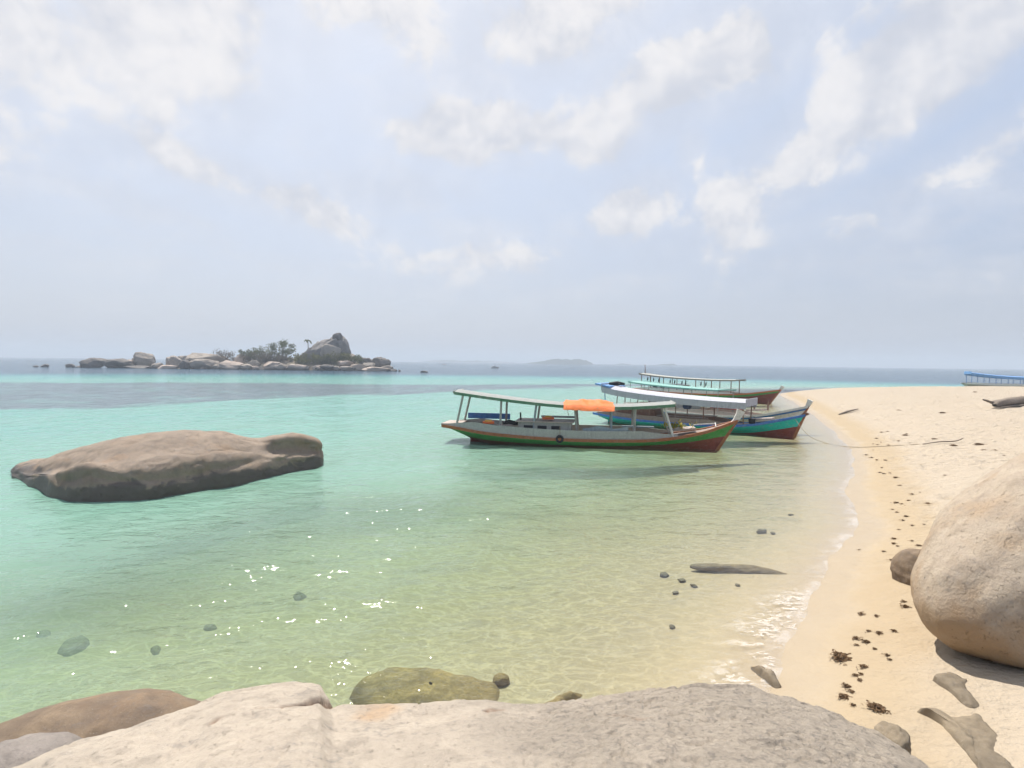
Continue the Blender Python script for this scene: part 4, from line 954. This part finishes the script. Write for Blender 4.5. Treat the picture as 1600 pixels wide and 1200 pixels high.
# ------------------------------------------------------------------ rocky islet across the bay
IY = 200.0; MPX = IY/900.0
def ix(px, y=IY): return (px-800)*y/900.0
u = np.linspace(0, 1, 90); v = np.linspace(-1, 1, 20); U, V_ = np.meshgrid(u, v)
gx = ix(250) + (ix(618)-ix(250))*U; gy = 208 + V_*10
gz = (np.interp(U, [0, .12, .3, .5, .65, .8, .92, 1], [-.6, .8, 2.4, 4.2, 4.4, 3.6, 1.4, -.6]) + .5)*(1-V_**2) - .5 + .4*fbm(np.stack([gx*.2, gy*.2, 0*gx], -1), 3, 4)
mSoil = mat_plain('islet_soil', (0.22, 0.18, 0.13), .9, .3, .3)
tag(finish('islet_ground', grid_mesh('islet_ground', np.stack([gx, gy, gz], -1)), mSoil), kind='structure')
def isl(x, y):
    uu = (x-ix(250))/(ix(618)-ix(250)); vv = (y-208)/10
    if not (0 <= uu <= 1 and abs(vv) <= 1): return -.3
    return (float(np.interp(uu, [0, .12, .3, .5, .65, .8, .92, 1], [-.6, .8, 2.4, 4.2, 4.4, 3.6, 1.4, -.6])) + .5)*(1-vv*vv) - .5
mI1 = mat_rock('islet_granite', (0.40, 0.34, 0.28), (0.34, 0.29, 0.245), (0.22, 0.19, 0.17), lichen=.45, scale=.16, foot_z=.2, footc=(.06, .05, .045), relief=.8)
mI2 = mat_rock('islet_dark_granite', (0.155, 0.14, 0.13), (0.20, 0.175, 0.155), (0.10, 0.09, 0.085), lichen=.4, scale=.16, foot_z=.2, footc=(.05, .045, .04), relief=.8)
mI3 = mat_rock('islet_pale_granite', (0.55, 0.43, 0.35), (0.50, 0.41, 0.34), (0.36, 0.31, 0.27), lichen=.2, scale=.16, relief=.8)
mI4 = mat_rock('islet_streaked_granite', (0.235, 0.215, 0.20), (0.30, 0.27, 0.245), (0.13, 0.12, 0.115), lichen=.6, scale=.22, relief=1.2)
MI = {'g': mI1, 'd': mI2, 'p': mI3, 's': mI4}
# (px, width px, height px, base above water m, y, tone, label)
IR = [
 (70, 11, 5, 0, 200, 'd', 'round black rock awash left of the islet'), (56, 6, 2.5, 0, 201, 'd', 'smallest black rock awash at far left'), (110, 12, 5, 0, 200, 'd', 'low dark rock at the islet left tip'), (124, 12, 3, 0, 199, 'd', 'flat dark rock beside the long dark boulders'),
 (149, 40, 15, 0, 200, 'd', 'long dark whale-backed boulder, left of the pair'), (182, 42, 15, 0, 201, 'd', 'long dark whale-backed boulder, right of the pair'),
 (199, 15, 14, 0, 203, 'p', 'pale boulder leaning on the dark whale-backed pair'), (227, 27, 25, 0, 203, 'g', 'tall rounded boulder standing left of the islet'), (214, 18, 18, 0, 205, 'g', 'rounded boulder half hidden behind the tall one'),
 (215, 34, 4, 0, 198, 'd', 'flat wet ledge below the tall left boulder'), (245, 18, 9, 0, 200, 'g', 'low boulder right of the tall left one'), (262, 26, 6, 0, 198, 'p', 'low pale ledge in front of the twin boulders'),
 (271, 28, 21, 0, 203, 'g', 'rounded twin boulder, left'), (287, 18, 20, 0, 204, 'g', 'rounded twin boulder, right'), (289, 16, 15, 0, 199, 'd', 'dark upright rock before the twin boulders'),
 (318, 66, 26, 0, 207, 'g', 'broad hump-backed boulder behind the waterline rocks'), (318, 40, 17, 0, 199, 'g', 'grey rounded boulder below the broad hump-back'), (360, 36, 14, 0, 198, 'p', 'pale pinkish block at the islet waterline'),
 (340, 14, 8, 0, 197, 'g', 'small boulder left of the pale pinkish block'), (374, 17, 20, .8, 204, 'p', 'pale upright boulder among bare bushes'), (385, 18, 9, 0, 197, 'g', 'low boulder right of the pale pinkish block'), (398, 20, 13, .2, 201, 'g', 'bluish grey block below the bare bushes'),
 (405, 14, 5, 0, 196, 'd', 'low dark waterline rock left of centre'), (425, 28, 13, 0, 199, 'p', 'sloping pale slab at mid islet'), (440, 20, 10, 0, 198, 'g', 'rounded rock right of the sloping pale slab'), (447, 16, 9, 1.4, 203, 'p', 'pale rock perched above the mid waterline'),
 (467, 30, 9, 0, 197, 'p', 'long low pale boulder under the yellow bush'), (484, 14, 12, .3, 202, 'g', 'rock under the palm'), (496, 17, 9, 0, 198, 'p', 'small pale dome right of the palm'), (513, 21, 10, 0, 197, 'd', 'dark round boulder under the big green bush'),
 (500, 12, 6, 1.6, 204, 'p', 'pale rock showing through the green bush'), (526, 14, 7, 0, 197, 'g', 'small rock right of the dark round boulder'), (538, 28, 11, 1.2, 201, 'p', 'pale slab under the pinnacle'), (543, 20, 7, 0, 197, 'g', 'low rock below the pale slab'), (560, 22, 10, .2, 199, 'p', 'rounded pale rock right of the pinnacle'),
 (577, 20, 10, .8, 201, 'g', 'tilted rock near the right end'), (573, 26, 17, .4, 206, 'd', 'dark boulder behind the right end'), (594, 26, 21, 0, 205, 'd', 'tall dark boulder near the islet right end'), (588, 40, 7, 0, 198, 'p', 'long pale ledge at the right end'), (605, 18, 8, 0, 201, 'g', 'rock at the foot of the right end'),
 (613, 16, 4, 0, 199, 'd', 'low dark rock at the islet right tip'), (624, 4, 2.5, 0, 199, 'd', 'tiny rock off the islet right tip'), (663, 11, 2.5, 0, 185, 'd', 'lone flat black rock awash right of the islet'),
]
for k, (px, wpx, hpx, zb, y, tone, lb) in enumerate(IR):
    m_ = y/900.0; wd = wpx*m_/2*1.08; h = hpx*m_
    zc = zb + h*.5 - .15 if hpx > 6 else zb + h*.25
    rz_ = max(.25, h*.5 + .15) if hpx > 6 else h*.75
    tag(boulder('islet_boulder', (ix(px, y), y, zc), (wd, max(wd*.8, .8), rz_), MI[tone], random.uniform(-.25, .25), 400 + k, .22, 4, facet=.95, p=2.8, fine=.09), lb, 'boulder', 'boulders of the islet')
# fill stones along the waterline, alike
g_ = random.Random(21)
for k in range(30):
    px = 250 + 362*(k + g_.uniform(.1, .9))/30; y = g_.uniform(196, 203); s_ = g_.uniform(.5, 1.3)
    tag(boulder('islet_stone', (ix(px, y), y, g_.uniform(-.1, .9)), (s_*1.3, s_, s_*.75), MI[g_.choice('ggpd')], g_.uniform(0, 3), 500 + k, .2, 3, facet=.75, p=2.6), ORD[k] + ' small jumbled stone from the left along the islet waterline', 'stone', 'small stones of the islet')
# the pinnacle: leaning slabs with a knob on top
def tilted(o, ty): o.rotation_euler = (0, ty, 0); return o
tag(tilted(boulder('pinnacle_rock', (ix(502, 208), 208, 5.3), (9.8, 5.4, 4.6), MI['s'], 0, 611, .15, 5, facet=.95, p=3.0, fine=.07), -R(43)), 'big slab of the pinnacle rising to the right above the islet', 'rock')
tag(tilted(boulder('pinnacle_rock', (ix(531, 207), 207, 5.8), (3.6, 3.4, 6.2), MI['s'], .1, 617, .18, 5, facet=.95, p=3.0, fine=.07), -R(16)), 'streaked upright slab at the right of the pinnacle', 'rock')
tag(tilted(boulder('pinnacle_rock', (ix(517, 203), 203, 6.4), (3.4, 1.6, 3.2), MI['g'], .2, 619, .14, 4, facet=.9, p=2.6, fine=.06), R(20)), 'paler slab in front of the pinnacle below its knob', 'rock')
tag(tilted(boulder('pinnacle_rock', (ix(546, 206), 206, 3.6), (3.2, 2.6, 2.8), MI['g'], .2, 623, .16, 4, facet=.9, p=2.6, fine=.06), R(25)), 'stepped boulder at the right foot of the pinnacle', 'rock')
tag(boulder('round_boulder', (ix(527, 206), 206, 11.9), (1.75, 1.5, 1.5), MI['d'], 0, 613, .14, 4, facet=.6, p=2.2), 'dark round knob balanced on the pinnacle top', 'rock')

# ------------------------------------------------------------------ trees and bushes
mT1 = mat_leaf('islet_leaf_green', (0.085, 0.10, 0.05), (0.16, 0.17, 0.08)); mT2 = mat_leaf('islet_leaf_olive', (0.12, 0.125, 0.055), (0.22, 0.205, 0.095)); mT3 = mat_leaf('islet_twig', (0.11, 0.095, 0.075), (0.19, 0.165, 0.13))
mBark = mat_plain('bark', (0.13, 0.10, 0.08), .9)
def tree(name, label, cat, px, y, zb, wm, hm, n, mat, seed, leaf=.38, sparse=1.0, group=None):
    g = np.random.default_rng(seed); root = empty(name, (ix(px, y), y, zb)); tag(root, label, cat, group)
    mb = MB(); lobes = []
    nl = max(6, int(wm*2.1))
    for k in range(nl):
        c = np.array([g.uniform(-.5, .5)*wm*.8, g.uniform(-.5, .5)*wm*.6, hm*g.uniform(.38, .85)*(1 - .35*abs(g.uniform(-1, 1)))]); lobes.append((c, wm*g.uniform(.09, .21)))
        mb.tube([(0, 0, -.3), tuple(c*np.array([.35, .35, .45])), tuple(c)], [.16, .09, .03], 6)
    mb.build('trunk', mBark, root)
    V = []; F = []
    for k in range(n):
        c, r = lobes[g.integers(nl)]; d = g.normal(size=3); d /= np.linalg.norm(d); p = c + d*r*g.uniform(.35, 1.12)*np.array([1, 1, .8])*sparse
        if p[2] < .05: p[2] = abs(p[2]) + .05
        a = g.normal(size=3); a /= np.linalg.norm(a); b = np.cross(a, g.normal(size=3)); b /= np.linalg.norm(b) + 1e-9
        s_ = leaf*g.uniform(.5, 1.1); k0 = len(V)
        V += [p - a*s_*.5, p + b*s_*.3, p + a*s_*.5, p - b*s_*.3]; F.append((k0, k0+1, k0+2, k0+3))
    mesh_obj('crown', V, F, mat, root, False)
    return root
tree('islet_bush', 'scraggly bare bush over the broad hump-backed boulder', 'bush', 352, 207, 3.2, 9, 4.0, 900, mT3, 1, .42, 1.2)
tree('islet_tree', 'grey-green tree above the pale upright boulder', 'tree', 393, 206, 1.4, 9.5, 7.6, 1500, mT1, 2, .60)
tree('islet_bush', 'bare grey thicket below the grey-green tree', 'bush', 414, 203, .9, 10, 6.0, 1900, mT3, 3, .45, 1.1)
tree('islet_tree', 'tallest leafy tree left of the palm', 'tree', 441, 207, 2.0, 10, 9.6, 1700, mT1, 4, .60)
tree('islet_bush', 'bare twiggy bush at the foot of the tallest tree', 'bush', 437, 203, 1.0, 8, 5.6, 1600, mT3, 5, .45, 1.1)
tree('islet_bush', 'yellow-green bush left of the palm', 'bush', 467, 202, .5, 9, 6.6, 1500, mT2, 6, .58)
tree('islet_bush', 'low olive bush right of the palm', 'bush', 488, 202, .6, 8.5, 6.2, 1400, mT2, 7, .58)
tree('islet_bush', 'olive bush in front of the pinnacle', 'bush', 509, 202, .6, 9.0, 6.4, 2000, mT2, 8, .60)
tree('islet_bush', 'broad green bush right before the pinnacle', 'bush', 530, 202, .8, 9.5, 6.8, 2000, mT2, 9, .62)
tree('islet_bush', 'green bush sloping down right of the pinnacle', 'bush', 549, 203, 1.0, 8.5, 5.6, 1700, mT1, 10, .58)
tree('islet_bush', 'grey twiggy scrub behind the bluish grey block', 'bush', 378, 205, 1.0, 9, 5.6, 2000, mT3, 12, .50, 1.05)
tree('islet_bush', 'dull green scrub between the two leafy trees', 'bush', 420, 206, 1.6, 9, 6.0, 1200, mT2, 13, .55)
tree('islet_bush', 'low green scrub at the foot of the palm', 'bush', 479, 205, 1.2, 8, 5.0, 1100, mT2, 14, .55)
# small palm
pr = empty('palm_tree', (ix(481, 206), 206, 3.8)); tag(pr, 'small wind-bent palm standing left of the pinnacle', 'palm')
MB().tube([(0, 0, -.5), (.05, 0, 2), (.1, 0, 4.2), (-.05, 0, 6.6)], [.22, .18, .15, .12], 8).build('trunk', mBark, pr, True)
g_ = random.Random(3)
for k in range(9):
    a = k*.7 + g_.uniform(-.2, .2); L = g_.uniform(1.6, 2.5); rise = g_.uniform(.2, 1.3); V = []; F = []
    for j in range(7):
        q = j/6; c = Vector((math.cos(a)*L*q*.7, math.sin(a)*L*q*.7, rise*q - 1.5*q*q*q + 6.6)); n = Vector((-math.sin(a), math.cos(a), -.4))*.34*math.sin(.35 + q*2.6)
        V += [c - n, c, c + n]
        if j: k0 = 3*(j-1); F += [(k0, k0+1, k0+4, k0+3), (k0+1, k0+2, k0+5, k0+4)]
    mesh_obj('frond', V, F, mT1, pr, False)
